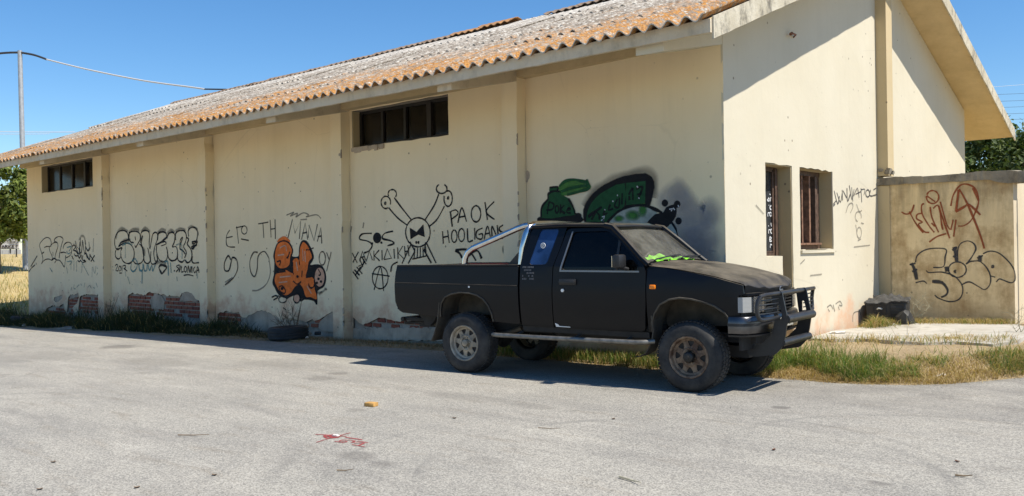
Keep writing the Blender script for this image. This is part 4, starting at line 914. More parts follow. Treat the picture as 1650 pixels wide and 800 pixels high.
# chalk writing on the narrow window pane
g = Spray(lambda px, py: onX(px, py, -.2145), (1, 0, 0)); T = tf(1200, 230, 3.478)
many(g, 'w', 15, T, [[(125, 318), (128, 330)], arc(133, 320, 4, 9, 0, 360, 6), [(142, 330), (143, 310), (150, 310)], [(150, 292), (152, 330), (162, 298)], [(138, 288), (142, 294)], [(175, 275), (177, 280)], arc(148, 365, 9, 11, 0, 360, 8), [(128, 415), (128, 395), (138, 395)], arc(143, 402, 5, 11, 0, 360, 6), [(152, 412), (153, 390), (160, 395), (154, 402), (161, 412)], [(165, 390), (166, 410), (174, 402), (174, 385)], [(145, 450), (147, 468), (160, 470), (166, 450)], [(165, 445), (180, 436)], [(132, 510), (132, 490), (142, 490)], arc(148, 497, 5, 12, 0, 360, 6), [(157, 508), (158, 484), (165, 490), (158, 498), (166, 508)], [(170, 485), (171, 505), (177, 495)], [(138, 555), (138, 530), (148, 535), (140, 543), (150, 552), (138, 555)], arc(162, 542, 8, 13, 0, 360, 8), [(165, 552), (173, 560)], [(140, 590), (142, 570), (150, 575)], [(154, 570), (152, 588), (160, 588)], [(163, 588), (166, 568), (170, 588)], [(173, 588), (174, 570), (178, 585)], [(132, 350), (134, 354)], [(130, 465), (132, 470)]], 2)
g.build('chalk_writing', chalk_pane) if False else None
o = g.build('chalk_writing', win if False else hall); o['label'] = 'white chalk lettering on the dark gable pane'
# yard wall: rust red word and outlined letters
g = Spray(lambda px, py: onY(px, py, yw), NW_); T = tf(1430, 280, 3.636)
many(g, 'r', 30, T, [[(82, 225), (110, 238), (140, 225), (156, 182)], [(128, 222), (165, 290), (210, 348)], [(205, 232), (175, 240), (172, 265), (205, 285), (182, 298), (215, 340), (245, 345)], [(215, 175), (200, 190), (205, 240), (240, 300), (262, 330), (275, 345)], [(250, 195), (262, 260), (300, 345)], [(258, 290), (278, 310)], [(268, 205), (300, 190), (318, 300), (325, 330)], [(300, 190), (330, 280), (365, 380)], [(310, 165), (345, 290), (368, 330)], [(385, 270), (372, 330)], [(402, 270), (388, 370)], [(245, 402), (290, 370), (345, 352)], arc(265, 138, 36, 38, -160, 190, 14), [(230, 130), (280, 165)], [(372, 190), (385, 130), (420, 75), (460, 62), (510, 85), (535, 150), (520, 215), (490, 275), (450, 305), (415, 308)]])
many(g, 'r', 44, T, [[(402, 222), (418, 95)], [(420, 90), (470, 180), (540, 350), (568, 440)], [(400, 225), (450, 195), (480, 183), (545, 243)], [(500, 85), (535, 160)]], 4)
g.build('graffiti', lw, 'rust red capitals high on the yard wall'); g = Spray(lambda px, py: onY(px, py, yw), NW_); T = tf(1430, 280, 3.636)
many(g, 'b', 24, T, [[(165, 520), (175, 480), (220, 448), (280, 438), (343, 445), (338, 490), (328, 545), (268, 550)], [(228, 568), (245, 580), (320, 578), (390, 600), (435, 650), (440, 700), (415, 740), (360, 750), (300, 730), (278, 712)], arc(410, 563, 52, 45, -200, 160, 18), [(412, 520), (412, 450), (430, 410), (470, 395), (505, 410), (518, 440), (500, 480), (465, 530)], [(460, 530), (490, 515), (540, 515), (580, 550), (603, 600), (600, 650), (570, 680), (530, 660), (480, 635), (438, 650)], [(560, 470), (600, 455), (650, 465), (700, 505), (740, 560), (748, 620), (725, 640), (680, 625), (655, 618), (638, 636)], [(600, 598), (632, 608)], [(165, 640), (210, 630), (232, 645)]])
many(g, 'b', 75, T, [[(140, 525), (158, 560), (172, 622)], [(392, 430), (400, 470), (404, 520)], [(545, 480), (540, 515)], [(345, 545), (350, 575)], [(262, 632), (320, 640), (352, 680), (345, 710), (315, 725)]], 4)
many(g, 'b', 40, T, [[(130, 535), (165, 525)], [(145, 575), (175, 560)], [(380, 450), (408, 430)], [(385, 490), (410, 470)], [(525, 495), (560, 480)], arc(618, 545, 5, 6, 0, 360, 6), arc(396, 574, 3, 5, 0, 360, 5)])
g.build('graffiti', lw, 'grey black outlined letters low on the yard wall')
# star on the asphalt
g = Spray(lambda px, py: onZ(px, py, 0), (0, 0, 1)); g.world = 1; T = tf(500, 620, 6.669)
many(g, 'rd', 26, T, [[(55, 540), (200, 545), (390, 562)], [(65, 626), (230, 575), (430, 522)], [(150, 550), (180, 580), (310, 572)], [(380, 572), (560, 598)], [(200, 560), (260, 535)]], 2)
many(g, 'rd', 20, T, [[(435, 600), (330, 602), (320, 612), (390, 615), (360, 628), (260, 615)], [(440, 605), (480, 612), (445, 630)], [(500, 612), (620, 630), (470, 632)], [(450, 650), (585, 675)], [(520, 660), (580, 635)]], 2)
g.fill('rd', T([(150, 552), (230, 575), (330, 566), (300, 560), (280, 552), (240, 552)]), .01, 1)
o = g.build('graffiti', road, 'red sprayed star and scrawl on the asphalt'); o.location = (0, 0, 0)
# ------------------------------------------------------------------ the pickup (x forward, y to its far side, z up; origin under the near front tyre face)
TR = thing('pickup_truck', 'matte black extended cab pickup with bull bar and dusty bonnet parked along the graffiti wall', 'pickup truck', (.4316, -1.6008, 0), .100)
WID = 1.65
def ysd(z):
    if z < 1.05: return .035+.05*((1.05-z)/.45)**2
    if z < 1.30: return .035+.02*((z-1.05)/.25)
    return .055+(z-1.30)*.33
def mir(y, far): return WID-y if far else y
def skin(name, outer, holes, far, parent, mat, t=.03, zs=(.7, .8, .9, 1.0, 1.05, 1.12, 1.2, 1.3, 1.5), yoff=0, xs=(), yf=None):
    """side panel: outline in x,z cut along z lines, bent to the body side and given thickness"""
    bm = bmesh.new(); loops = [outer]+list(holes); P = [p for l in loops for p in l]
    vs_ = [bm.verts.new((p[0], 0, p[1])) for p in P]
    for f in tessellate_polygon([[Vector((p[0], p[1], 0)) for p in l] for l in loops]):
        try: bm.faces.new([vs_[i] for i in f])
        except ValueError: pass
    for z in zs: bmesh.ops.bisect_plane(bm, geom=bm.verts[:]+bm.edges[:]+bm.faces[:], plane_co=(0, 0, z), plane_no=(0, 0, 1))
    for x in xs: bmesh.ops.bisect_plane(bm, geom=bm.verts[:]+bm.edges[:]+bm.faces[:], plane_co=(x, 0, 0), plane_no=(1, 0, 0))
    yf = yf or (lambda x, z: ysd(z))
    for v in bm.verts: v.co.y = yf(v.co.x, v.co.z)+yoff
    bmesh.ops.recalc_face_normals(bm, faces=bm.faces)
    r = bmesh.ops.extrude_face_region(bm, geom=bm.faces[:])
    for v in [e for e in r['geom'] if isinstance(e, bmesh.types.BMVert)]: v.co.y += t
    if far:
        for v in bm.verts: v.co.y = WID-v.co.y
    me = bpy.data.meshes.new(name); bm.to_mesh(me); bm.free(); finish(me, .45)
    return link(name, me, mat, parent, local=True)
def rnd(pts, r=.04, n=4):           # round the corners of an outline
    out = []; m = len(pts)
    for i in range(m):
        p0, p, p1 = Vector(pts[i-1]), Vector(pts[i]), Vector(pts[(i+1) % m])
        a = (p0-p); c = (p1-p); d = min(r, a.length*.45, c.length*.45)
        A, Cc = p+a.normalized()*d, p+c.normalized()*d
        for k in range(n+1):
            t = k/n; q = A*(1-t)**2+p*2*t*(1-t)+Cc*t*t; out.append((q.x, q.y))
    return out
def tbuild(mb, name, mat, parent=TR, ang=.6, flat=False): return mb.build(name, M[mat], parent, ang, flat, local=True)
def tag_l(o, l): o['label'] = l; return o
AR = [(-2.585, .64), (-2.60, .74), (-2.64, .83), (-2.71, .91), (-2.80, .955), (-2.92, .98), (-3.06, .985), (-3.20, .965), (-3.31, .92), (-3.375, .84), (-3.40, .76), (-3.41, .67)]
AF = [(-.47, .60), (-.47, .70), (-.43, .80), (-.36, .90), (-.25, .955), (-.13, .975), (.0, .965), (.12, .94), (.25, .90), (.36, .83), (.42, .74), (.45, .64)]
for far in (0, 1):
    # bed side
    bed = rnd([(-4.125, 1.315), (-4.160, 1.10), (-4.155, .80), (-4.07, .705), (-3.415, .665)], .05)[3:-3] if 0 else [(-4.10, 1.322), (-4.13, 1.31), (-4.150, 1.22), (-4.160, 1.10), (-4.158, .85), (-4.14, .79), (-4.10, .73), (-4.05, .705), (-3.41, .667)]
    skin('bed_side', bed+AR[::-1]+[(-2.22, .622), (-2.195, .64), (-2.192, 1.0), (-2.196, 1.30), (-2.21, 1.312)], [], far, TR, M['paint'], .035)
    crease = MB().tube([(-4.15, mir(ysd(1.09)-.002, far), 1.093), (-2.2, mir(ysd(1.075)-.002, far), 1.075)], .007, 6); tbuild(crease, 'crease_moulding', 'paint')
    # extended cab rear quarter
    hole = rnd([(-1.96, 1.735), (-1.70, 1.735), (-1.80, 1.325), (-2.055, 1.325)], .05)
    q = skin('rear_quarter', [(-2.17, .622), (-2.165, 1.33), (-2.10, 1.70), (-2.06, 1.755), (-1.60, 1.76), (-1.655, 1.50), (-1.712, 1.30), (-1.728, .60), (-2.15, .61)], [hole], far, TR, M['paint'], .035)
    skin('quarter_window', rnd([(-1.975, 1.745), (-1.69, 1.745), (-1.79, 1.315), (-2.065, 1.315)], .05), [], far, q, M['bluefilm'] if not far else M['tint'], .006, yoff=.012)
    # door with its window
    dh = rnd([(-1.50, 1.695), (-1.05, 1.695), (-.93, 1.62), (-.76, 1.475), (-.615, 1.335), (-.615, 1.262), (-1.59, 1.266)], .045)
    d = skin('door', rnd([(-1.715, .60), (-1.70, 1.30), (-1.645, 1.50), (-1.585, 1.735), (-1.0, 1.735), (-.82, 1.60), (-.56, 1.345), (-.525, 1.25), (-.525, .93), (-.555, .60)], .05), [dh], far, TR, M['paint'], .035, yoff=-.003, xs=(-1.5, -1.2, -.9))
    skin('door_window', rnd([(-1.515, 1.71), (-1.04, 1.71), (-.92, 1.635), (-.75, 1.49), (-.60, 1.34), (-.60, 1.25), (-1.605, 1.252)], .04), [], far, d, M['tint'], .006, yoff=.014)
    y = ysd(1.255)-.012
    skin('window_trim', [(-1.61, 1.243), (-.60, 1.238), (-.60, 1.256), (-1.61, 1.262)], [], far, d, M['trim'], .012, yoff=-.012)
    skin('window_trim', [(-1.612, 1.262), (-1.592, 1.262), (-1.502, 1.70), (-1.518, 1.70)], [], far, d, M['trim'], .012, yoff=-.010)
    skin('quarter_pillar', [(-.905, 1.262), (-.875, 1.262), (-.875, 1.575), (-.905, 1.60)], [], far, d, M['black_plastic'], .02, yoff=.004)
    hz = ysd(1.12)
    mb = MB().cbox(-1.60, mir(hz-.028, far)-.012, 1.108, -1.395, mir(hz-.028, far)+.012, 1.150, .008).cbox(-1.605, mir(hz-.01, far)-.015, 1.095, -1.39, mir(hz-.01, far)+.015, 1.162, .006)
    tbuild(mb, 'door_handle', 'black_plastic', d)
    mb = MB(); mb.lathe([(0, -.012), (.018, -.012), (.02, .01)], 12, (-1.565, mir(ysd(1.03)-.006, far), 1.032)); tbuild(mb, 'door_lock', 'white', d)
    # fender with indicator
    fo = [(-.515, .60), (-.515, 1.295), (-.49, 1.305), (-.25, 1.277), (.0, 1.237), (.25, 1.191), (.42, 1.147), (.535, 1.112), (.545, 1.02), (.50, 1.01), (.50, .62)]
    fy = lambda x, z: ysd(z)+.05*smooth(.40, .58, x)+.028*smooth(1.16, 1.28, z)
    f = skin('front_fender', fo+AF[::-1], [], far, TR, M['paint'], .035, xs=(-.3, 0, .2, .35, .42, .48, .52), yf=fy)
    yi = ysd(1.085)
    tbuild(MB().cbox(-.475, mir(yi-.004, far)-.014, 1.062, -.405, mir(yi-.004, far)+.014, 1.108, .010), 'side_indicator', 'amber', f)
    # wheel arch lips and inner wells
    for A, nm, par in ((AR, 'wheel_well', TR), (AF, 'wheel_well', TR)):
        mb = MB(); m = len(A)
        for x, z in A:
            mb.v += [Vector((x, mir(ysd(z)+.002, far), z)), Vector((x, mir(.42, far), z+.03))]
        mb.f += [(2*i, 2*i+1, 2*i+3, 2*i+2) for i in range(m-1)]
        n0 = len(mb.v); mb.add([(x, mir(.418, far), z+.035) for x, z in A], [tuple(range(m))])
        mb.build(nm, M['dusty_under'], TR, local=True, recalc=False)
        mb = MB(); mb.tube([(x, mir(ysd(z)-.004, far), z) for x, z in A], .011, 6); tbuild(mb, 'arch_lip', 'dusty_under')
    # rocker and step tube
    skin('rocker_panel', [(-2.17, .605), (-.52, .592), (-.52, .53), (-2.17, .545)], [], far, TR, M['under'], .08, yoff=.012)
    st = tbuild(MB().tube([(-2.56, mir(.03, far), .490), (-2.46, mir(-.035, far), .492), (-1.5, mir(-.04, far), .492), (-.62, mir(-.04, far), .496), (-.52, mir(-.01, far), .50), (-.44, mir(.06, far), .505)], .026, 12), 'side_step', 'steel_step')
    for x in (-2.2, -1.4, -.75): tbuild(MB().tube([(x, mir(-.02, far), .49), (x, mir(.25, far), .56)], .018, 8), 'step_bracket', 'under', st)
    # mud flaps
    def flap(pts, w=.22, t=.012):
        mb = MB(); m = len(pts)
        for x, z in pts:
            for yy in (.045, .045+w): mb.v += [Vector((x, mir(yy, far), z)), Vector((x-t, mir(yy, far), z))]
        for i in range(m-1):
            a = i*4; mb.f += [(a, a+2, a+6, a+4), (a+1, a+5, a+7, a+3), (a, a+4, a+5, a+1), (a+2, a+3, a+7, a+6)]
        mb.f += [(0, 1, 3, 2), (4*m-4, 4*m-2, 4*m-1, 4*m-3)]
        return tbuild(mb, 'mud_flap', 'dusty_under')
    flap([(-3.40, .90), (-3.42, .75), (-3.45, .58), (-3.50, .45), (-3.55, .36)], .24); flap([(-.46, .78), (-.44, .62), (-.46, .5), (-.53, .38), (-.62, .33), (-.68, .325)], .22)
    # mirrors
    my = mir(-.06, far); s = -1 if not far else 1
    m_ = tbuild(MB().cbox(-.83, my-.085, 1.285, -.735, my+.085, 1.435, .028), 'mirror', 'black_plastic')
    tbuild(MB().box(-.838, my-.07, 1.30, -.832, my+.07, 1.42), 'mirror_glass', 'chrome', m_, flat=True)
    tbuild(MB().tube([(-.78, my, 1.30), (-.74, mir(.05, far), 1.275)], .02, 8), 'mirror_arm', 'black_plastic', m_)
    # A pillar
    def strip(pts, w, nm, mat='paint', t=.03):
        mb = MB()
        mb.tube([(x, mir(y, far), z) for x, y, z in pts], w, 8); return tbuild(mb, nm, mat)
    strip([(-.50, .07, 1.318), (-.60, .09, 1.395), (-.80, .145, 1.575), (-1.0, .195, 1.74), (-1.10, .205, 1.757)], .034, 'a_pillar')
    strip([(-1.08, .20, 1.757), (-1.6, .198, 1.772), (-2.09, .205, 1.764)], .022, 'roof_gutter')
# cab: roof, rear wall, cowl
def roofp(u, v):
    x = -2.12+1.12*u; y = .20+1.25*v; k = 1-(2*v-1)**4*1.0
    return (x, y, 1.752+.058*k*(.55+.45*math.sin(math.pi*min(1, .12+u*.95)))-.02*smooth(.9, 1, u)-.03*smooth(.08, 0, u))
mb = MB(); mb.grid(roofp, 16, 14); V0 = len(mb.v); mb.add([p-Vector((0, 0, .05)) for p in mb.v[:V0]], [f[::-1] for f in mb.f[:]]); tbuild(mb, 'roof', 'paint')
mb = MB(); mb.poly(rnd([(.10, .62), (.06, 1.3), (.20, 1.77), (1.45, 1.77), (1.59, 1.3), (1.55, .62)], .05), [rnd([(.32, 1.38), (.35, 1.66), (1.30, 1.66), (1.33, 1.38)], .04)], lambda u, v, d: (-2.175+.05*max(0, v-1.3)*2.2+d*.03, u, v), 1); bk = tbuild(mb, 'cab_back', 'paint')
mb = MB(); mb.poly([(.30, 1.36), (.33, 1.68), (1.32, 1.68), (1.35, 1.36)], [], lambda u, v, d: (-2.145+.05*max(0, v-1.3)*2.2+d*.005, u, v), 1); tbuild(mb, 'rear_window', 'tint', bk, flat=True)
# bonnet: falls forward, with two pressed ridges
def hz_(x, y):
    c = (y-WID/2)/(WID/2)
    K = [(-.52, 1.316), (-.25, 1.290), (0, 1.250), (.25, 1.204), (.42, 1.160), (.535, 1.125), (.66, 1.085)]
    z = K[-1][1]
    for (x0, z0), (x1, z1) in zip(K, K[1:]):
        if x <= x1: z = z0+(z1-z0)*(x-x0)/(x1-x0); break
    z += .045*(1-abs(c)**2.4)
    z += .016*math.exp(-((abs(c)-.48)/.07)**2)*smooth(-.45, 0, x)-.008*math.exp(-((abs(c)-.36)/.08)**2)
    z -= .05*smooth(.48, .62, x)**2
    return z
def xf(v): return .535+.115*(1-abs(2*v-1)**2.2)          # leading edge bows forward in plan
mb = MB()
def hood(u, v): x = -.50+(xf(v)+.50)*u; y = .066+.012+(WID-.156)*v; y += .05*smooth(.40, .58, x)*(1 if v < .5 else -1)*(abs(2*v-1)**3); return (x, y, hz_(x, y)-.014*smooth(.93, 1, abs(2*v-1)))
mb.grid(hood, 26, 30); n0 = len(mb.v); rim = [mb.v[26+27*j] for j in range(31)]
mb.add([(p.x+.012, p.y, p.z-.015) for p in rim]+[(p.x+.006, p.y, p.z-.125) for p in rim]+[(p.x-.01, p.y, p.z-.135) for p in rim], [])
for j in range(30):
    a, c = 26+27*j, 26+27*(j+1); q = n0
    mb.f += [(a, c, q+j+1, q+j), (q+j, q+j+1, q+31+j+1, q+31+j), (q+31+j, q+31+j+1, q+62+j+1, q+62+j)]
hd = mb.build('bonnet', M['paint'], TR, .5, local=True, recalc=True)
hzf = hz_(xf(.5), WID/2)
tbuild(MB().lathe([(.034, -.004), (.042, 0), (.034, .006)], 20, (0, 0, 0)), 'emblem', 'trim', hd).matrix_local = Matrix.Translation((.668, WID/2, hzf-.05)) @ Matrix.Rotation(math.pi/2, 4, 'Z')
o = tbuild(MB().cbox(-.052, -.004, -.011, .052, .008, .011, .003), 'emblem', 'trim', hd); o.matrix_local = Matrix.Translation((.672, WID/2, hzf-.05)) @ Matrix.Rotation(math.pi/2, 4, 'Z')
tbuild(MB().grid(lambda u, v: (-.56+.09*u, .09+1.47*v, 1.330+.03*(1-(2*v-1)**2)-.010*u), 3, 14), 'cowl', 'black_plastic')
# windscreen with dusty glass, wipers, sun strip
def ws(u, v, o=0.):
    y0 = .085+(.205-.085)*v; y = y0+(WID-2*y0)*u; bow = 1-(2*u-1)**2
    return Vector((-.545-.475*v+.055*bow+o*.65, y, 1.345+.395*v+.028*bow*(1-v)+.012*bow*v+o*.75))
mb = MB(); mb.grid(lambda u, v: ws(u, v), 16, 10); wsd = tbuild(mb, 'windscreen', 'windshield')
mb = MB(); mb.grid(lambda u, v: ws(.02+.96*u, .90+.1*v, .004), 16, 2); tbuild(mb, 'sun_strip', 'tint', wsd)
mb = MB(); mb.tube([ws(i/16, 1.0, .006) for i in range(17)], .014, 8); tbuild(mb, 'screen_seal', 'black_plastic', wsd)
for u0, u1 in ((.10, .48), (.52, .93)):
    p0 = ws(u0, .0, .018)-Vector((.0, 0, .006)); p1 = ws(u1, .075, .016); pm = (p0+p1)/2+Vector((.012, 0, .012))
    w_ = tbuild(MB().tube([p0, p0+Vector((.0, .06, .016)), pm, p1], .008, 6), 'wiper', 'black_plastic')
    tbuild(MB().tube([pm.lerp(p0, .5)-Vector((.01, 0, .004)), pm, p1+Vector((0, .10, .006))], .006, 5), 'wiper_blade', 'black_plastic', w_)
# cabin
mb = MB(); mb.cbox(-.98, .12, 1.12, -.52, 1.53, 1.315, .05); dsh = tbuild(mb, 'dashboard', 'dash')
mb = MB(); mb.box(-2.13, .13, .60, -.45, 1.52, .66); tbuild(mb, 'cab_floor', 'under', flat=True)
for cy in (.46, 1.19):
    s_ = tbuild(MB().cbox(-1.62, cy-.25, .78, -1.12, cy+.25, .98, .06), 'seat', 'seat')
    mb = MB(); mb.cbox(-.07, -.25, 0, .07, .25, .55, .06)
    for v in mb.v: v.x -= v.z*.28; v.x += -1.56; v.y += cy; v.z += .95
    tbuild(mb, 'backrest', 'seat', s_)
    mb = MB(); mb.cbox(-.05, -.14, 0, .05, .14, .17, .045)
    for v in mb.v: v.x += -1.745; v.y += cy; v.z += 1.50
    tbuild(mb, 'headrest', 'seat', s_)
sw = tbuild(MB().tube([(-1.10+.075*math.sin(a), 1.19+.19*math.cos(a), 1.27+.175*math.sin(a)) for a in [k*math.pi/12 for k in range(25)]], .016, 8, False), 'steering_wheel', 'black_plastic')
tbuild(MB().tube([(-1.10, 1.19, 1.27), (-.85, 1.19, 1.17)], .03, 8).tube([(-1.10, 1.01, 1.27), (-1.10, 1.37, 1.27)], .015, 6), 'steering_column', 'black_plastic', sw)
# bed: floor, inner walls, rails, tailgate
mb = MB(); mb.box(-4.10, .135, 1.0, -2.24, 1.515, 1.03); tbuild(mb, 'bed_floor', 'red_bed', flat=True)
for far in (0, 1):
    mb = MB(); y0, y1 = sorted((mir(.125, far), mir(.15, far))); mb.box(-4.10, y0, 1.03, -2.22, y1, 1.302); tbuild(mb, 'bed_liner', 'red_bed', flat=True)
    y0, y1 = sorted((mir(.050, far), mir(.16, far))); tbuild(MB().cbox(-4.13, y0, 1.303, -2.20, y1, 1.326, .008), 'bed_rail', 'paint')
mb = MB(); mb.box(-2.235, .10, .62, -2.20, 1.55, 1.31); tbuild(mb, 'bed_bulkhead', 'paint', flat=True)
mb = MB(); mb.cbox(-4.165, .085, .74, -4.115, 1.565, 1.312, .012); tbuild(mb, 'tailgate', 'paint')
tbuild(MB().cbox(-4.06, 1.20, 1.10, -3.1, 1.49, 1.318, .03), 'bed_load', 'red_bed')
# roll bar
rb = tbuild(MB().tube([(-2.22, .15, 1.30), (-2.20, .16, 1.52), (-2.17, .185, 1.68), (-2.155, .235, 1.765), (-2.15, .33, 1.80), (-2.15, .825, 1.812), (-2.15, 1.32, 1.80), (-2.155, 1.415, 1.765), (-2.17, 1.465, 1.68), (-2.20, 1.49, 1.52), (-2.22, 1.50, 1.30)], .042, 12), 'roll_bar', 'chrome')
for y0, y1 in ((.13, .21), (WID-.13, WID-.21)):
    P = [(-3.06, y0, 1.32), (-3.05, y0, 1.40), (-3.01, y0, 1.475), (-2.93, y0+(y1-y0)*.1, 1.53), (-2.6, y0+(y1-y0)*.5, 1.645), (-2.30, y0+(y1-y0)*.9, 1.755), (-2.20, y1, 1.785), (-2.16, y1+(y1-y0)*.2, 1.79)]
    br = tbuild(MB().tube(P, .037, 12), 'roll_bar_brace', 'chrome', rb)
    tbuild(MB().cbox(-3.12, y0-.05, 1.318, -3.0, y0+.05, 1.335, .004), 'brace_foot', 'black_plastic', rb)
mb = MB()
for yy in (.17, WID-.17): mb.poly([(-2.42, 1.325), (-2.24, 1.325), (-2.21, 1.52)], [], lambda u, v, d, yy=yy: (u, yy-.01+d*.02, v), 1)
tbuild(mb, 'roll_bar_gusset', 'black_plastic', rb, flat=True)
tbuild(MB().tube([(-1.35, .6, 1.80), (-1.35, .6, 1.85)], .008, 6), 'aerial_stub', 'black_plastic')
# stickers and the eye charm on the blue window
mb = MB(); r_ = random.Random(3)
for row in range(5):
    x = -2.13
    while x < -1.98:
        w = r_.uniform(.008, .02)
        if r_.random() < .8: mb.box(x, ysd(1.27)-.0045, 1.285-row*.034, x+w, ysd(1.27)-.001, 1.285-row*.034+.020)
        x += w+.006
for v in mb.v: v.y = ysd(v.z)-(.0042 if v.y < ysd(1.27)-.003 else .0005)
tbuild(mb, 'sticker_text', 'sticker', flat=True)
for r, c, dy in ((.033, 'white', .0), (.024, 'bluefilm', .0015), (.014, 'white', .003), (.007, 'black_plastic', .0045)):
    tbuild(MB().lathe([(0, -.002), (r, -.002), (r, .004)], 16, (-1.89, ysd(1.545)-.004-dy, 1.545)), 'eye_charm', c)
skin('bare_metal_scrape', [(-1.69, .612), (-1.70, .655), (-1.66, .64), (-1.645, .622), (-1.50, .618), (-1.50, .610)], [], 0, TR, M['white'], .003, yoff=-.006)
tbuild(MB().lathe([(0, -.006), (.012, -.006), (.012, .01)], 10, (-2.92, ysd(1.055)-.002, 1.055)), 'fuel_lock', 'white')
# front end
XF = .60
def fcurve(y, x0=.645, k=.13): return x0-k*abs((y-WID/2)/(WID/2))**5.
def fbox(name, mat, y0, y1, z0, z1, dx=0., th=.04, parent=TR, n=8):
    mb = MB()
    for i in range(n+1):
        y = y0+(y1-y0)*i/n; x = fcurve(y)+dx
        mb.v += [Vector((x, y, z0)), Vector((x, y, z1)), Vector((x-th, y, z1)), Vector((x-th, y, z0))]
    for i in range(n):
        for k in range(4): mb.f.append((i*4+k, i*4+(k+1) % 4, i*4+4+(k+1) % 4, i*4+4+k))
    mb.f += [(0, 1, 2, 3), (n*4+3, n*4+2, n*4+1, n*4)]
    return tbuild(mb, name, mat, parent)
fbox('front_panel', 'paint', .11, 1.54, 1.005, 1.03, -.005, .05, n=20); fbox('grille_backing', 'black_plastic', .10, 1.55, .80, 1.01, -.07, .03, n=20)
gr = fbox('grille_surround', 'black_plastic', .40, 1.25, .985, 1.008, .01, .06, n=12)
fbox('grille_surround', 'black_plastic', .40, 1.25, .822, .842, .01, .06, n=12)
for k in range(4): fbox('grille_slat', 'bumper' if 0 else 'black_plastic', .40, 1.25, .862+.033*k, .876+.033*k, .008, .045, gr, 10)
for yy in (.40, .66, .825, .99, 1.235): fbox('grille_bar', 'black_plastic', yy-.012, yy+.012, .83, .99, .012, .05, gr, 2)
for far in (0, 1):
    y0, y1 = sorted((mir(.175, far), mir(.385, far)))
    h = fbox('headlight', 'lamp', y0+.012, y1-.012, .838, .986, -.012, .04, n=4); fbox('headlight_glass', 'clear', y0, y1, .83, .994, .008, .012, h, 4)
    y0, y1 = sorted((mir(.055, far), mir(.165, far)))
    c_ = fbox('corner_lamp', 'lamp', y0, y1, .838, .99, -.01, .05, n=6)
    for k in range(0): fbox('lamp_rib', 'trim', y0, y1, .862+.03*k, .868+.03*k, -.006, .02, c_, 6)
half = [(.40, .030), (.48, .030), (.545, .045), (.60, .10), (.645, .22), (.675, .42), (.69, .65), (.695, .825)]
PATH = half+[(x, WID-y) for x, y in half[-2::-1]]; PATH = [(p.x, p.y) for p in spline([Vector((x, y, 0)) for x, y in PATH], 3)]
def sweep(name, mat, prof, par=TR):
    mb = MB(); m = len(prof)
    for i, (x, y) in enumerate(PATH):
        x0, y0 = PATH[max(i-1, 0)]; x1, y1 = PATH[min(i+1, len(PATH)-1)]; d = Vector((x1-x0, y1-y0, 0)).normalized(); nx_, ny_ = d.y, -d.x
        for o_, z_ in prof: mb.v.append(Vector((x+nx_*o_, y+ny_*o_, z_)))
    for i in range(len(PATH)-1):
        for k in range(m-1): mb.f.append((i*m+k, i*m+k+1, (i+1)*m+k+1, (i+1)*m+k))
    return tbuild(mb, name, mat, par, ang=.9)
bp = sweep('bumper', 'bumper', [(-.06, .615), (-.012, .612), (.006, .63), (.012, .68), (.010, .74), (.0, .785), (-.012, .80), (-.07, .802)])
sweep('bumper_lip', 'black_plastic', [(-.05, .60), (.004, .595), (.010, .613), (-.05, .616)], bp)
sweep('bumper_strip', 'black_plastic', [(.008, .70), (.022, .703), (.022, .728), (.008, .731)], bp)
fbox('valance', 'under', .20, 1.45, .44, .60, -.14, .03, n=10)
pl = fbox('number_plate', 'plate', .62, 1.03, .655, .755, .082, .012, n=2)
mb = MB()
def seg(ch, x, z, w, h):     # seven-segment like figures
    T_ = 'abcdefg'; on = {'5': 'afgcd', '0': 'abcdef'}[ch]; s = .010
    for q in on:
        r = {'a': (0, h-s, w, h), 'g': (0, h/2-s/2, w, h/2+s/2), 'd': (0, 0, w, s), 'f': (0, h/2, s, h), 'b': (w-s, h/2, w, h), 'e': (0, 0, s, h/2), 'c': (w-s, 0, w, h/2)}[q]
        mb.box(fcurve(.8)+.0825, x+r[0], z+r[1], fcurve(.8)+.0855, x+r[2], z+r[3])
for k, ch in enumerate('5000'): seg(ch, .66+.075*k, .675, .048, .062)
tbuild(mb, 'plate_number', 'plate_ink', pl, flat=True)
# bull bar
PY = (.44, 1.22)
plate = [(.70, 1.035), (.80, 1.045), (.815, 1.02), (.86, .80), (.865, .74), (.84, .58), (.80, .46), (.73, .39), (.52, .355), (.44, .38), (.44, .46), (.60, .50), (.70, .60), (.735, .74), (.72, .86)]
slot = [(.765, .90), (.79, .90), (.812, .80), (.80, .755), (.765, .76)]
bb = None
for yy in PY:
    mb = MB(); mb.poly(rnd(plate, .02, 3), [rnd(slot, .012, 3)], lambda u, v, d, yy=yy: (u, yy-.012+.024*d, v), 1); o = tbuild(mb, 'bull_bar', 'bar_black', flat=True) if bb is None else tbuild(mb, 'bull_bar_post', 'bar_black', bb, flat=True)
    bb = bb or o
tbuild(MB().tube([(.775, PY[0]-.005, 1.015), (.785, .825, 1.018), (.775, PY[1]+.03, 1.015)], .026, 12), 'bull_bar_tube', 'bar_black', bb)
tbuild(MB().tube([(.845, PY[0], .755), (.85, PY[1]+.07, .755)], .046, 14), 'bull_bar_tube', 'bar_black', bb)
tbuild(MB().tube([(.80, PY[0], .515), (.815, PY[1]+.05, .515)], .040, 14), 'bull_bar_tube', 'bar_black', bb)
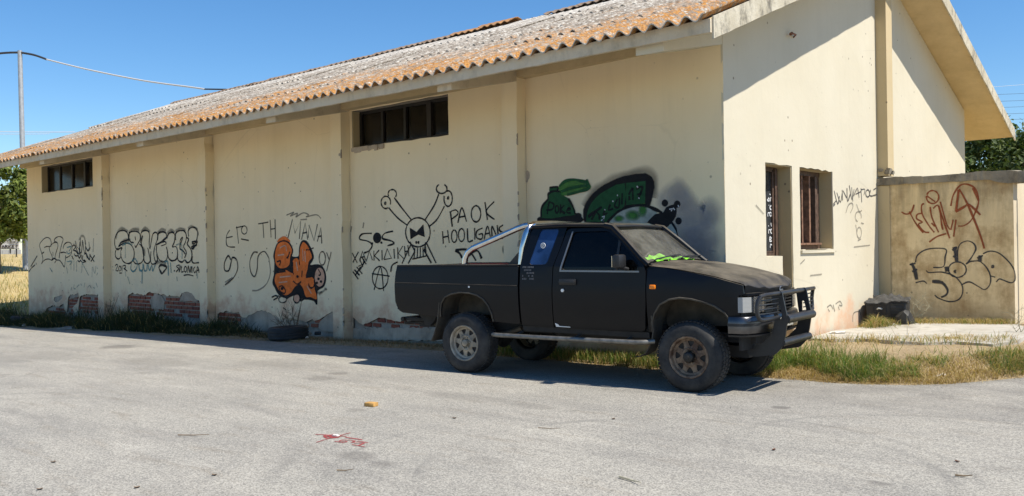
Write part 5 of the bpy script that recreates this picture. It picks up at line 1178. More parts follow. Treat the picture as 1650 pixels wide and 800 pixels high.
for far in (0, 1):
    yo = -.035 if not far else WID+.06; yi = PY[0] if not far else PY[1]; s = 1 if not far else -1
    xo = .715; pts = [(.785, yi, 1.02), (.775, yo+s*.10, 1.02), (xo+.03, yo+s*.035, 1.005), (xo+.015, yo+s*.01, .965), (xo+.005, yo, .90), (xo+.01, yo+s*.005, .825), (xo+.02, yo+s*.03, .785), (.745, yo+s*.09, .77), (.775, yi, .775)]
    g_ = tbuild(MB().tube(pts, .021, 10), 'light_guard', 'bar_black', bb)
    for z in (.965, .92, .875, .83): tbuild(MB().tube([(xo+.012, yo+s*.012, z), (.75, yo+s*.14, z), (.78, yi, z)], .007, 6), 'guard_rod', 'bar_black', g_)
# chassis, axles, exhaust, tow hitch
mb = MB()
for yy in (.42, 1.23): mb.box(-4.05, yy-.035, .50, .55, yy+.035, .60)
tbuild(mb, 'chassis', 'under', flat=True)
tbuild(MB().tube([(-3.02, .25, .37), (-3.02, 1.40, .37)], .045, 10).lathe([(0, -.14), (.10, -.12), (.15, 0), (.10, .12), (0, .14)], 16, (-3.02, .85, .38)), 'rear_axle', 'under')
tbuild(MB().tube([(0, .25, .38), (0, 1.40, .38)], .04, 10).box(-.25, .45, .34, .45, 1.2, .46), 'front_axle', 'under')
tbuild(MB().box(-2.0, .55, .44, -1.0, 1.1, .60).box(-.95, .5, .42, -.2, 1.15, .62), 'gearbox', 'under', flat=True)
for yy in (.33, 1.32):
    mb = MB(); mb.tube([(-3.75, yy, .56), (-3.4, yy, .46), (-3.02, yy, .43), (-2.6, yy, .47), (-2.35, yy, .55)], .03, 6); tbuild(mb, 'leaf_spring', 'dusty_under')
mb = MB(); mb.cbox(-4.30, .30, .575, -3.9, .37, .625, .012).tube([(-4.24, .26, .60), (-4.24, 1.38, .60)], .03, 8).tube([(-4.26, .34, .545), (-3.95, .40, .56), (-3.7, .42, .62)], .02, 6).tube([(-4.28, .75, .53), (-4.43, .75, .55), (-4.46, .75, .60)], .022, 8); tbuild(mb, 'tow_hitch', 'under')
mb = MB(); mb.poly([(-3.98, .70), (-3.60, .70), (-3.66, .60), (-3.74, .53), (-3.82, .54), (-3.86, .62)], [], lambda u, v, d: (u, .24+.06*d, v), 1); tbuild(mb, 'rear_bracket', 'under', flat=True)
tbuild(MB().tube([(-2.2, .95, .5), (-3.1, 1.05, .62), (-3.9, 1.15, .55), (-4.15, 1.15, .53)], .03, 8), 'exhaust_pipe', 'rim')
tbuild(MB().tube([(-3.85, .40, .60), (-3.60, .25, .61)], .014, 8), 'chrome_tip', 'chrome')
mb = MB(); mb.lathe([(.20, -.10), (.32, -.10), (.36, -.06), (.36, .06), (.32, .10), (.20, .10)], 28, (-3.62, .83, .62), 'z'); tbuild(mb, 'spare_tyre', 'tyre')
# wheels
def tyre_mesh():
    mb = MB(); mb.lathe([(.212, .022), (.225, .006), (.275, -.004), (.318, .004), (.345, .022), (.360, .05), (.3655, .09), (.3665, .13), (.3655, .17), (.360, .21), (.345, .238), (.30, .255), (.225, .245), (.212, .235)], 64)
    for k in range(54):                                   # tread blocks
        a = 2*math.pi*k/54
        for j, (h0, h1) in enumerate(((.045, .085), (.10, .155), (.175, .215))):
            t = a+(j % 2)*.045; r0, r1 = .362, .374; w = .042
            P = []
            for r in (r0, r1):
                for aa in (t-w, t+w):
                    for h in (h0, h1): P.append((r*math.cos(aa), h, r*math.sin(aa)))
            mb.add(P, [(0, 1, 3, 2), (4, 6, 7, 5), (0, 4, 5, 1), (2, 3, 7, 6), (0, 2, 6, 4), (1, 5, 7, 3)])
    me = mb.mesh('tyre', .5); me.materials.append(M['tyre']); return me
def rim_mesh(mat):
    mb = MB(); n = 8; mb.lathe([(.228, .010), (.222, .002), (.205, .010), (.198, .034), (.196, .20)], 48)
    mb.lathe([(.196, .045), (.178, .052), (.172, .060)], 48)
    mb.lathe([(.105, .050), (.092, .040), (.070, .046), (.062, .062), (.0, .062)], 32)
    for k in range(n):                                    # eight spokes leave eight openings
        a0 = 2*math.pi*k/n; w1, w0 = .16, .33
        V = []
        for r, hw, h in ((.172, .42*.42, .060), (.155, .17, .060), (.128, .24, .055), (.105, .40, .050)):
            for sgn in (-1, 1):
                V.append((r*math.cos(a0+sgn*hw), h, r*math.sin(a0+sgn*hw)))
        V += [(x, y+.02, z) for x, y, z in V]
        F = []
        for i in range(3):
            p = 2*i; F += [(p, p+1, p+3, p+2), (p+8, p+10, p+11, p+9), (p, p+2, p+10, p+8), (p+1, p+9, p+11, p+3)]
        mb.add(V, F)
    for k in range(6):
        a = 2*math.pi*k/6+.3; c = (.070*math.cos(a), .030, .070*math.sin(a)); mb.lathe([(0, 0), (.010, 0), (.010, .02)], 6, c)
    me = mb.mesh('rim', .5); me.materials.append(mat); return me
TM = tyre_mesh(); RM = rim_mesh(M['rim']); RF = rim_mesh(M['rim_rust'])
def wheel(x, far, rimm, hub):
    w = bpy.data.objects.new('wheel', TM); C.objects.link(w); w.parent = TR
    w.location = (x, .0 if not far else WID-.02, .366)
    w.rotation_euler = (0, R.uniform(0, 6), 0) if not far else (0, R.uniform(0, 6), math.pi)
    r = bpy.data.objects.new('rim', rimm); C.objects.link(r); r.parent = w; r.scale = (.97, 1, .97)
    mb = MB(); mb.lathe([(0, .07), (.197, .07), (.197, .10)], 32); d_ = mb.build('brake_drum', M['under'], w, local=True)
    if hub: mb = MB(); mb.lathe([(.058, .055), (.056, .0), (.048, -.012), (.040, -.016), (0, -.016)], 24); mb.lathe([(.020, -.015), (.018, -.024), (0, -.024)], 16); mb.build('hub', M['hub'], w, local=True)
    else: mb = MB(); mb.lathe([(.046, .05), (.042, .02), (.03, .012), (0, .012)], 20); mb.build('hub', M['rim'], w, local=True)
wheel(-2.995, 0, RM, 0); wheel(-2.995, 1, RM, 0); wheel(-.03, 0, RF, 1); wheel(-.03, 1, RF, 1)
# hi-vis vest on the dashboard: rests in the cab, a thing of its own
def tw(x, y, z): return TR.matrix_basis @ Vector((x, y, z))
bpy.context.view_layer.update()
mb = MB(); c0 = tw(-.66, .85, 1.32)
def vest(u, v):
    x = -.82+.26*v+.04*math.sin(u*9); y = .42+.92*u; z = 1.322+.035*abs(math.sin(u*7+v*3))+.03*abs(math.sin(u*17+v*6))+.05*(1-v)*math.sin(math.pi*u)
    return tw(x, y, z)
mb.grid(vest, 40, 10); n = len(mb.v); mb.add([p-Vector((0, 0, .008)) for p in mb.v[:n]], [f[::-1] for f in mb.f])
o = mb.build('safety_vest', M['vest']); tag(o, 'crumpled lime green hi-vis vest lying on the pickup dashboard', 'vest')
# ------------------------------------------------------------------ plants
def col_mesh(name, V, F, Cc, mat):
    me = bpy.data.meshes.new(name); me.from_pydata(V, [], F)
    at = me.color_attributes.new('Col', 'FLOAT_COLOR', 'POINT')
    at.data.foreach_set('color', [x for c in Cc for x in (*c, 1)]); me.materials.append(mat); return me
def blades(name, spots, parent=None):
    """spots: (x, y, z, height, width, colour, lean)"""
    V = []; F = []; Cc = []
    for x, y, z, h, w, c, ln in spots:
        a = R.uniform(0, 6.283); d = R.uniform(0, 6.283); lx, ly = ln*math.cos(d), ln*math.sin(d); ca, sa = math.cos(a)*w/2, math.sin(a)*w/2
        n = len(V); k = R.uniform(.8, 1.2)
        V += [(x-ca, y-sa, z), (x+ca, y+sa, z), (x-ca*.8+lx*.3, y-sa*.8+ly*.3, z+h*.55), (x+ca*.8+lx*.3, y+sa*.8+ly*.3, z+h*.55), (x+lx, y+ly, z+h*(1-.25*min(1, ln/max(h, .01))))]
        c1 = tuple(q*k for q in c); Cc += [tuple(q*.8 for q in c1)]*2+[c1]*3; F += [(n, n+1, n+3, n+2), (n+2, n+3, n+4)]
    o = link(name, col_mesh(name, V, F, Cc, M['grass']), None, parent); o['kind'] = 'stuff'; return o
GREEN = [(.10, .175, .028), (.13, .20, .035), (.08, .14, .025), (.17, .21, .05), (.22, .21, .07)]
DRY = [(.42, .31, .13), (.50, .38, .18), (.36, .25, .10), (.30, .20, .09)]
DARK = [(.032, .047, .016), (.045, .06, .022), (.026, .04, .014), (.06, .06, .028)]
def pick(L): return L[R.randrange(len(L))]
def zz(x, y): return verge_surf(x, y)-.01
# lush verge right of the pickup, with straw at its foot
sp = []
for _ in range(26000):
    x = R.uniform(-.3, 3.6); e = edge_y(x)+.1*wob(x, 0, 2.1); y = e+abs(R.gauss(0, .55))+.05
    if y > e+1.75: continue
    dens = .5+.9*wob(x, y, 1.3)+.35*wob(x, y, 4); gx = smooth(2.9, 1.6, x)*.6+.35
    green = dens > .35 and y > e+.12+.1*wob(x, 9, 3)
    if y > e+1.15 and R.random() < .7: continue
    if green and R.random() < gx+.3: sp.append((x, y, zz(x, y), (R.uniform(.05, .17) if R.random() < .8 else R.uniform(.16, .30))*(.6+.75*max(0, dens))*(1.12 if x < 1.5 else .68), .0065, pick(GREEN) if R.random() < (.84 if x < 1.7 else .55) else pick(DRY), R.uniform(.04, .22)))
    elif R.random() < .6: sp.append((x, y, zz(x, y), R.uniform(.03, .12), .006, pick(DRY), R.uniform(.03, .14)))
blades('verge_grass', sp)
sp = []                                                   # under the truck, lit strip by the wall corner
for _ in range(9000):
    x = R.uniform(-4.5, .2); e = edge_y(x)+.07*wob(x, 0, 2.1); y = R.uniform(e+.02, .33)
    near = smooth(.0, .12, y-e)
    if R.random() < near*.85: sp.append((x, y, zz(x, y), R.uniform(.07, .20), .007, pick(GREEN) if R.random() < .7 else pick(DRY), R.uniform(.02, .1)))
    else: sp.append((x, y, zz(x, y), R.uniform(.02, .08), .006, pick(DRY), R.uniform(.03, .12)))
blades('verge_grass', sp)
sp = []                                                   # rank weeds in the shade along the left of the wall
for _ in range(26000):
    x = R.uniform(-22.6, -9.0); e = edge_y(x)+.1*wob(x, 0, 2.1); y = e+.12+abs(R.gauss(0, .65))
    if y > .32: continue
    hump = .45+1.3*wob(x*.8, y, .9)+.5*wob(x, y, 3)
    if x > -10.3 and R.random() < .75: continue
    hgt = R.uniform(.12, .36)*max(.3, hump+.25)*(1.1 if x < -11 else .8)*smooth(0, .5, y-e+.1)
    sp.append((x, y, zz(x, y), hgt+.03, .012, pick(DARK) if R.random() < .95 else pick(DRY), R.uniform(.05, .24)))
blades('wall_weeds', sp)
sp = []                                                   # dead litter of stems along the wall foot
for _ in range(3500):
    x = R.uniform(-10.5, -4.2); e = edge_y(x); y = R.uniform(e+.02, .34)
    sp.append((x, y, zz(x, y), R.uniform(.015, .10), .007, pick([(.22, .16, .09), (.16, .11, .06), (.28, .21, .12)]), R.uniform(.05, .22)))
blades('dry_stems', sp)
sp = []                                                   # tufts where the pad meets the walls
for _ in range(5200):
    t = R.random()
    if t < .55: px, py = R.uniform(1385, 1640), R.gauss(527, 1.2)
    elif t < .8: px, py = R.gauss(1408, 14), R.gauss(523, 3)
    else: px, py = R.uniform(1310, 1640), R.gauss(556, 3)
    p = onZ(px, py, .19)
    if p.y > b((0, W, 0)).y: continue
    sp.append((p.x, p.y, zz(p.x, p.y)+.03, R.uniform(.03, .14), .007, pick(DRY) if R.random() < .8 else pick(GREEN), R.uniform(.03, .14)))
for _ in range(1500):
    px, py = R.gauss(1415, 14), R.gauss(527.5, 2); p = onZ(px, py, .19)
    sp.append((p.x, p.y, zz(p.x, p.y)+.03, R.uniform(.06, .26)*max(.3, 1-abs(px-1412)/34), .007, pick(DRY) if R.random() < .6 else pick(GREEN), R.uniform(.05, .2)))
blades('dry_tufts', sp)
sp = []                                                   # straw patch lying on the pad and dry field grass far left
for _ in range(700):
    px, py = R.gauss(1545, 22), R.gauss(550, 2.5); p = onZ(px, py, .2); sp.append((p.x, p.y, zz(p.x, p.y)+.035, R.uniform(.005, .03), .006, pick(DRY), R.uniform(.08, .2)))
blades('straw', sp)
sp = []
for _ in range(9000):
    d = R.uniform(0, 1)**1.6; x = -23.5-28*d+R.uniform(-3, 1.2); y = R.uniform(-3.5, 6+26*d)
    sp.append((x, y, land_z(x, y)-.02, R.uniform(.12, .38), .022, pick([(.50, .39, .17), (.42, .31, .12), (.33, .28, .10), (.22, .22, .07)]), R.uniform(.05, .22)))
blades('field_grass', sp)
sp = []                                                   # straw and grit strewn over the asphalt edge
for _ in range(1100):
    x = R.uniform(-1.5, 3.4); y = edge_y(x)+.05-abs(R.gauss(0, .10)); sp.append((x, y, .001, R.uniform(.004, .02), .006, pick(DRY), R.uniform(.03, .10)))
for _ in range(900):
    x = R.uniform(-20, -3); y = edge_y(x)+.05-abs(R.gauss(0, .12)); sp.append((x, y, tilt(x)+.001, R.uniform(.004, .02), .007, pick([(.20, .15, .09), (.13, .10, .06)]), R.uniform(.03, .10)))
blades('straw', sp)
V = []; F = []
for _ in range(1500):
    if R.random() < .6: x = R.uniform(-6, 3.3); y = edge_y(x)+.02-abs(R.gauss(0, .22))
    else: x = R.uniform(-9, 5); y = R.uniform(-7.5, edge_y(min(x, 2.5))-.2)
    s = R.uniform(.002, .007)*(1.6 if R.random() < .06 else 1); n = len(V); z = tilt(x)
    V += [(x-s, y, z), (x+s*.8, y-s*.7, z), (x+s*.6, y+s, z), (x+R.uniform(-.3, .3)*s, y, z+s*R.uniform(.7, 1.3))]; F += [(n, n+1, n+3), (n+1, n+2, n+3), (n+2, n, n+3)]
me = bpy.data.meshes.new('gravel'); me.from_pydata(V, [], F); o = link('gravel', me, M['grey_stone']); o['kind'] = 'stuff'
def tree(name, label, loc, h, rx, ry, rz, cz, leaf, n, pal, trunk_r=.2, seed=1, group=None, clumps=46):
    r = random.Random(seed); T_ = thing(name, label, 'tree', loc, 0, group); L = Vector(loc)
    mb = MB(); mb.tube([(0, 0, -.2), (.05, .02, h*.25), (.0, .1, h*.5), (.1, .0, h*.8)], [trunk_r*1.3, trunk_r, trunk_r*.7, trunk_r*.2], 9)
    cl = []
    for k in range(clumps):
        a = r.uniform(0, 6.283); u = r.uniform(-1, 1); q = r.uniform(.45, 1)**.5; s_ = math.sqrt(1-u*u)
        c = Vector((rx*s_*math.cos(a)*q, ry*s_*math.sin(a)*q, cz+rz*u*q)); cl.append((c, r.uniform(.16, .34)*min(rx, rz)*1.1, r.uniform(.7, 1.25)))
        if k % 3 == 0: mb.tube([(0, .05, h*r.uniform(.3, .6)), c*.5+Vector((0, 0, h*.25)), c*.95], [trunk_r*.4, trunk_r*.22, .02], 5)
    V = []; F = []; Cc = []
    for k in range(n):
        c, rr, br = cl[r.randrange(len(cl))]
        d = Vector((r.gauss(0, 1), r.gauss(0, 1), r.gauss(0, .8))); d = d.normalized()*rr*r.uniform(.35, 1.12); p = c+d
        nrm = (d.normalized()*.8+Vector((r.uniform(-1, 1), r.uniform(-1, 1), r.uniform(-.2, 1.0)))).normalized(); t = nrm.orthogonal().normalized(); t = (Matrix.Rotation(r.uniform(0, 6.28), 3, nrm) @ t); bt = nrm.cross(t)
        s = leaf*r.uniform(.6, 1.3); i = len(V); V += [p-t*s, p+bt*s*.45+nrm*s*.1, p+t*s, p-bt*s*.45+nrm*s*.1]; F.append((i, i+1, i+2, i+3))
        q = pal[r.randrange(len(pal))]; w = r.uniform(.75, 1.2)*br; Cc += [tuple(x*w for x in q)]*4
    tr = mb.build('trunk', M['bark'], T_); tr.location = (0, 0, 0)
    o = link('crown', col_mesh('crown', V, F, Cc, M['leaf']), None, T_, local=True); return T_
LEAF1 = [(.11, .15, .025), (.15, .19, .035), (.07, .10, .02), (.20, .22, .05)]
LEAF2 = [(.06, .095, .022), (.085, .12, .03), (.045, .075, .018), (.12, .15, .04)]
def at(px, py, dist):
    v = ray(px, py); return CAM+v*dist
p = at(-8, 330, 40); tree('leafy_tree', 'sunlit leafy tree beyond the left end of the warehouse', (p.x, p.y, .3), 6.2, 2.2, 2.2, 1.75, 3.9, .13, 15000, LEAF1, .16, 4)
p = at(-75, 345, 48); tree('leafy_tree', 'darker leafy tree farther left beyond the warehouse', (p.x, p.y, .6), 6.0, 2.6, 2.6, 1.8, 3.9, .17, 9000, LEAF2, .2, 9)
p = at(1618, 250, 34); tree('dense_tree', 'dark dense tree whose crown shows above the yard wall', (p.x, p.y, 0), 5.4, 3.2, 3.2, 2.6, 2.95, .13, 24000, LEAF2, .2, 5, None, 80)
p = at(1720, 250, 36); tree('dense_tree', 'dark dense tree at the right edge behind the yard wall', (p.x, p.y, 0), 5.6, 3.0, 3.0, 2.6, 3.0, .14, 14000, LEAF2, .2, 6, None, 60)
# dead shrub against the wall by the loose tyre
def shrub(name, label, base, stems, mat, seed, r0=.012, sub='stem'):
    r = random.Random(seed); T_ = thing(name, label, 'shrub', base); B0 = Vector(base); mb = MB()
    for (dx, dy, h, k) in stems:
        P = [Vector((dx*.1, 0, -.02))]; d = Vector((dx, dy, h)); n = 5
        for i in range(1, n+1): P.append(d*(i/n)+Vector((r.uniform(-.03, .03), r.uniform(-.02, .02), r.uniform(-.02, .02)))*k)
        mb.tube(P, [r0*(1-.8*i/n) for i in range(n+1)], 5)
        for q in range(int(5*k)):
            i = r.randrange(2, n); a = P[i]; e = a+Vector((r.uniform(-.22, .22), r.uniform(-.1, .05), r.uniform(-.05, .2)))*k*.8
            m = (a+e)/2+Vector((r.uniform(-.03, .03), 0, r.uniform(-.03, .05))); mb.tube([a, m, e], [r0*.4, r0*.3, r0*.1], 4)
            for _ in range(2):
                e2 = e+Vector((r.uniform(-.1, .1), r.uniform(-.05, .05), r.uniform(-.06, .1))); mb.tube([m, e2], [r0*.25, r0*.1], 3)
    o = mb.build('branches', mat, T_, flat=True); o.location = (0, 0, 0); return T_
p = b((pw(478, 530, .05).x, .02, -.04))
shrub('dead_shrub', 'bare dead shrub standing against the wall beside the loose tyre', p, [(.18, 0, .62, 1), (.20, .02, .72, .4), (-.10, 0, .55, 1.3), (-.34, -.05, .50, 1.6), (-.5, -.05, .30, 1.4), (-.62, -.08, .22, 1.3), (-.3, -.12, .3, 1.3), (.3, -.05, .2, 1)], M['twig'], 11, .014)
p = b((pw(176, 505, .05).x, .05, -.04)); shrub('dead_shrub', 'thin dead twiggy weed in the shade at the second pilaster from the left', p, [(.1, 0, .5, 1), (.32, 0, .55, .8), (.55, 0, .62, .3), (.2, -.1, .3, 1)], M['twig'], 12, .012)
p = onZ(1468, 524, .2); shrub('pale_weed', 'pale branching dry weed growing beside the discarded black crate', (p.x, p.y, .18), [(.10, 0, .42, 1.2), (.22, -.02, .46, 1.2), (.33, .0, .40, 1.2), (-.05, 0, .36, 1), (.28, -.05, .3, 1), (-.18, -.05, .3, 1.2)], M['pale_twig'], 13, .007)
p = onZ(1640, 548, .15); shrub('pale_weed', 'pale dry weed at the lit end of the yard wall', (p.x, p.y, .16), [(.0, 0, .42, 1.1), (.10, -.02, .5, 1.1), (-.12, .0, .40, 1.1), (.2, -.05, .35, 1)], M['pale_twig'], 14, .006)
p = onZ(1462, 575, .08); shrub('grass_stalk', 'tall thin seed stalks rising from the verge grass right of the bull bar', (p.x, p.y, .07), [(.0, 0, .55, .15), (-.25, 0, .48, .15), (-.32, 0, .4, .15), (.12, .1, .36, .2)], M['pale_twig'], 15, .005)
# ------------------------------------------------------------------ litter and loose things
def old_tyre(label, x, y, z, rr=.31, w=.20, tilt=(0, 0)):
    t_ = thing('discarded_tyre', label, 'tyre', (x, y, z), 0, 'tyres dumped along the wall')
    mb = MB(); R0, R1 = rr*.58, rr
    mb.lathe([(R0, .02), (R0+.03, .0), (R1-.03, .0), (R1-.004, .03), (R1-.004, .065), (R1-.014, .068), (R1-.014, .08), (R1, .083), (R1, .115), (R1-.012, .118), (R1-.012, .13), (R1-.003, .133), (R1-.004, w-.03), (R1-.03, w), (R0+.03, w), (R0, w-.02), (R0+.02, w*.5), (R0, .02)], 48, (0, 0, 0), 'z')
    o = mb.build('tread', M['old_tyre'], t_); o.location = (0, 0, 0); t_.rotation_euler = (tilt[0], tilt[1], 0); return t_
pt = onZ(445, 548.5, -.04); old_tyre('worn black car tyre lying flat below the orange figure', pt.x-.06, pt.y+.30, -.045, .36, .22, (.02, -.03))
pt = onZ(22, 524, -.17); old_tyre('black tyre half hidden in weeds at the far left end of the wall', pt.x-.1, pt.y+.33, -.20, .36, .22, (-.04, .03))
# discarded crate in the corner
p = onY(1400, 522, b((0, 4.5, 0)).y); cr = thing('discarded_crate', 'broken black plastic crate with dusty lid dumped in the corner by the yard wall', 'crate', (p.x+.31, p.y+.05, .17), .12); cr.rotation_euler = (.03, -.05, .16)
W2, D2, H2 = .30, .20, .40
def cb(mb, name, mat, parent=cr, flat=False): return mb.build(name, M[mat], parent, flat=flat, local=True)
cb(MB().cbox(-W2, -D2, 0, W2, D2, H2, .015), 'crate_body', 'crate')
for x0, x1, z0, z1 in ((-.27, -.02, .05, .22), (-.20, .0, .25, .35), (.05, .27, .04, .36)):
    fr_ = MB(); fr_.box(x0, -D2-.012, z0, x1, -D2-.002, z0+.015).box(x0, -D2-.012, z1, x1, -D2-.002, z1+.015).box(x0, -D2-.012, z0+.015, x0+.015, -D2-.002, z1).box(x1-.015, -D2-.012, z0+.015, x1, -D2-.002, z1); cb(fr_, 'crate_panel', 'crate', flat=True)
for k in range(6): cb(MB().box(.075, -D2-.01, .08+.043*k, .255, -D2-.002, .10+.043*k), 'crate_rib', 'crate', flat=True)
cb(MB().tube([(-.13, -D2-.01, .30), (-.11, -D2-.03, .315), (-.08, -D2-.03, .312), (-.06, -D2-.01, .30)], .012, 6), 'crate_handle', 'litter')
mb = MB(); mb.grid(lambda u, v: (-W2-.02+(2*W2+.04)*u, -D2-.03+(2*D2+.06)*v, H2+.012+.035*v+.045*wob(u*9, v*6, 1)+.06*math.exp(-((u-.45)/.25)**2)*v), 22, 12); n = len(mb.v); mb.add([q-Vector((0, 0, .02)) for q in mb.v[:n]], [f[::-1] for f in mb.f])
for i in range(22): mb.f.append((i, i+n, i+n+1, i+1))
cb(mb, 'crate_lid', 'dusty_lid')
def blob_thing(name, label, cat, px, py, z, sx, sy, sz, mat, seed, group=None, loc=None):
    r = random.Random(seed); bm = bmesh.new(); bmesh.ops.create_icosphere(bm, subdivisions=2, radius=1)
    for v in bm.verts:
        k = 1+.35*mn.noise(v.co*1.6+Vector((seed, 0, 0))); v.co = Vector((v.co.x*sx*k, v.co.y*sy*k, max(v.co.z, -.35)*sz*k))
    me = bpy.data.meshes.new(name); bm.to_mesh(me); bm.free(); finish(me, .5); p = loc or onZ(px, py, z)
    o = link(name, me, M[mat]); o.location = (p[0], p[1], (p[2] if loc else z)+sz*.33); o.rotation_euler = (0, 0, r.uniform(0, 6)); return tag(o, label, cat, group)
blob_thing('plastic_bag', 'crumpled black plastic bag slumped against the right of the crate', 'bag', 1459, 528, .19, .15, .13, .20, 'crate', 21)
blob_thing('plastic_bag', 'small torn grey bag in front of the crate', 'bag', 1440, 529, .19, .09, .06, .05, 'grey_stone', 22)
blob_thing('rock', 'half buried grey rock at the right edge of the verge', 'rock', 1644, 585, .08, .16, .11, .08, 'grey_stone', 3)
blob_thing('pebble', 'white pebble lying on the red sprayed star', 'stone', 541, 703.5, .004, .03, .02, .016, 'stone', 5)
blob_thing('rubble_lump', 'pale rubble lump at the wall foot right of the loose tyre', 'stone', 497, 540, -.04, .07, .05, .05, 'grey_stone', 6)
blob_thing('rubble_lump', 'small white rubble lump beside the drink can', 'stone', 494, 545, -.03, .04, .03, .03, 'litter', 7)
blob_thing('rubble_lump', 'flat grey slab of rubble along the road edge among the left weeds', 'stone', 118, 530, -.15, .35, .12, .05, 'grey_stone', 8)
blob_thing('rubble_lump', 'small pale lump on the road edge near the far left tyre', 'stone', 40, 526, -.17, .09, .06, .05, 'litter', 9)
def sheet_litter(name, label, cat, px, py, z, w, d, mat, seed):
    r = random.Random(seed); mb = MB(); p = onZ(px, py, z); a = r.uniform(0, 3)
    def f(u, v): x = (u-.5)*w; y = (v-.5)*d; return (p.x+x*math.cos(a)-y*math.sin(a), p.y+x*math.sin(a)+y*math.cos(a), z+.012+.35*d*abs(mn.noise(Vector((u*2.3+seed, v*2.3, 0))))+.02*u)
    mb.grid(f, 7, 5); n = len(mb.v); mb.add([q-Vector((0, 0, .004)) for q in mb.v[:n]], [k[::-1] for k in mb.f]); return tag(mb.build(name, M[mat]), label, cat)
sheet_litter('plastic_scrap', 'white plastic scrap at the left end of the concrete pad', 'litter', 1350, 538.5, .2, .22, .10, 'litter', 1)
sheet_litter('plastic_scrap', 'pale crumpled wrapper in the grass below the bull bar', 'litter', 1361, 588, .09, .12, .10, 'litter', 2)
sheet_litter('plastic_scrap', 'cream torn paper at the front edge of the verge', 'litter', 1509, 609, .02, .16, .10, 'stone', 3)
sheet_litter('plastic_scrap', 'white scrap in front of the yard wall beside the pale weed', 'litter', 1499, 517.5, .2, .18, .08, 'litter', 4)
sheet_litter('plastic_scrap', 'dark scrap at the back right of the concrete pad', 'litter', 1599, 551, .22, .14, .08, 'grey_stone', 5)
p = onZ(512, 540, 0); cn = thing('drink_can', 'crushed black drink can with a pale end at the wall foot', 'can', (p.x, p.y, .03), .5)
o = MB().lathe([(0, -.06), (.026, -.058), (.033, -.05), (.033, .045), (.026, .058)], 18).build('can_body', M['crate'], cn, local=True); MB().lathe([(.026, .058), (.028, .062), (.024, .060), (0, .056)], 18).build('can_end', M['litter'], cn, local=True)
cn.rotation_euler = (0, 0, 2.3)
p = onZ(599, 655, 0); wbk = thing('wood_block', 'short sawn block of yellow wood lying on the open asphalt', 'wood block', (p.x, p.y, 0), .25)
MB().cbox(-.06, -.04, .002, .05, .04, .038, .003).build('block', M['wood_block'], wbk, local=True); MB().box(-.0635, -.036, .005, -.0605, .036, .035).build('dark_end', M['bark'], wbk, flat=True, local=True)
def stick(label, px, py, ln, a, mat='pale_twig', r0=.007, nm='stick', cat='stick'):
    p = onZ(px, py, 0); d = Vector((math.cos(a), math.sin(a), 0))*ln/2; s = Vector((-d.y, d.x, 0))*.12
    mb = MB(); mb.tube([p-d+Vector((0, 0, .012)), p+s+Vector((0, 0, .010)), p+d+Vector((0, 0, .022))], [r0, r0*.8, r0*.4], 5); return tag(mb.build(nm, M[mat]), label, cat)
stick('forked pale straw stick on the asphalt near the bottom edge', 1015, 777, .22, -.3); stick('thin dark twig on the asphalt left of the red star', 312, 704, .28, .55, 'twig', .005)
stick('short dark twig on the asphalt at bottom centre right of the star', 556, 761, .12, .5, 'twig', .005)
stick('curled brown twig at the right near the bottom of the asphalt', 1553, 770, .10, .2, 'twig', .007); stick('short pale twig on the asphalt below the front wheel', 885, 693, .2, .3, 'twig', .004)
def leafbit(label, px, py, mat='bark', s=.03):
    p = onZ(px, py, 0); mb = MB(); a = R.uniform(0, 6)
    mb.grid(lambda u, v: (p.x+(u-.5)*2*s*math.cos(a)-(v-.5)*s*math.sin(a), p.y+(u-.5)*2*s*math.sin(a)+(v-.5)*s*math.cos(a), .005+.008*(abs(u-.5)+abs(v-.5))), 4, 4); n = len(mb.v); mb.add([q-Vector((0, 0, .003)) for q in mb.v[:n]], [k[::-1] for k in mb.f])
    return tag(mb.build('dead_leaf', M[mat]), label, 'leaf', 'dead leaves on the asphalt')
for px, py, l, mt in ((989, 676, 'small brown dead leaf on the asphalt below the cab', 'bark'), (1247, 726, 'curled dead leaf on the asphalt below the bull bar', 'rust'), (1542, 745, 'reddish dead leaf on open asphalt at lower right', 'rust'), (732, 675, 'dead leaf on the asphalt below the bed', 'bark'), (64, 790, 'dark dead leaf in the bottom left corner of the asphalt', 'twig'), (221, 787, 'dark dead leaf near the bottom edge left of the star', 'twig'), (345, 767, 'dark dead leaf on the asphalt below the thin twig', 'twig'), (1165, 616, 'dark scrap of leaf just right of the front tyre', 'twig'), (1580, 614, 'dark speck of leaf at the road edge near the right', 'twig'), (86, 746, 'small dark leaf on the asphalt at lower left', 'twig')): leafbit(l, px, py, 'bark' if mt == 'twig' else mt, .018)
# ------------------------------------------------------------------ pole, wires, far left signboard
pl0 = at(32, 82, 42); pl1 = at(36, 235, 42)
ut = thing('utility_pole', 'thin grey metal pole carrying a drooping cable behind the left of the roof', 'pole', (pl0.x, pl0.y, 1.2))
MB().tube([(pl0.x+.3, pl0.y, .8), (pl0.x, pl0.y, pl0.z)], [.13, .10], 12).build('pole_shaft', M['pole'], ut)
def wire(nm, label, P, r, mat, parent=None, cat='cable'):
    o = MB().tube(spline(P, 6), r, 6).build(nm, M[mat], parent)
    return tag(o, label, cat)
def sag(a, c, s, n=8): return [a.lerp(c, i/n)-Vector((0, 0, s*4*(i/n)*(1-i/n))) for i in range(n+1)]
q0 = at(-60, 100, 42); q1 = at(30, 85, 42); wire('overhead_cable', 'dark cable arriving at the pole top from the left', sag(q0, q1, -.12), .05, 'cable')
c1 = at(75, 96, 41.5); wire('overhead_cable', 'dark thick first length of cable right of the pole', [at(33, 85, 42), at(55, 89, 41.8), c1], .05, 'cable')
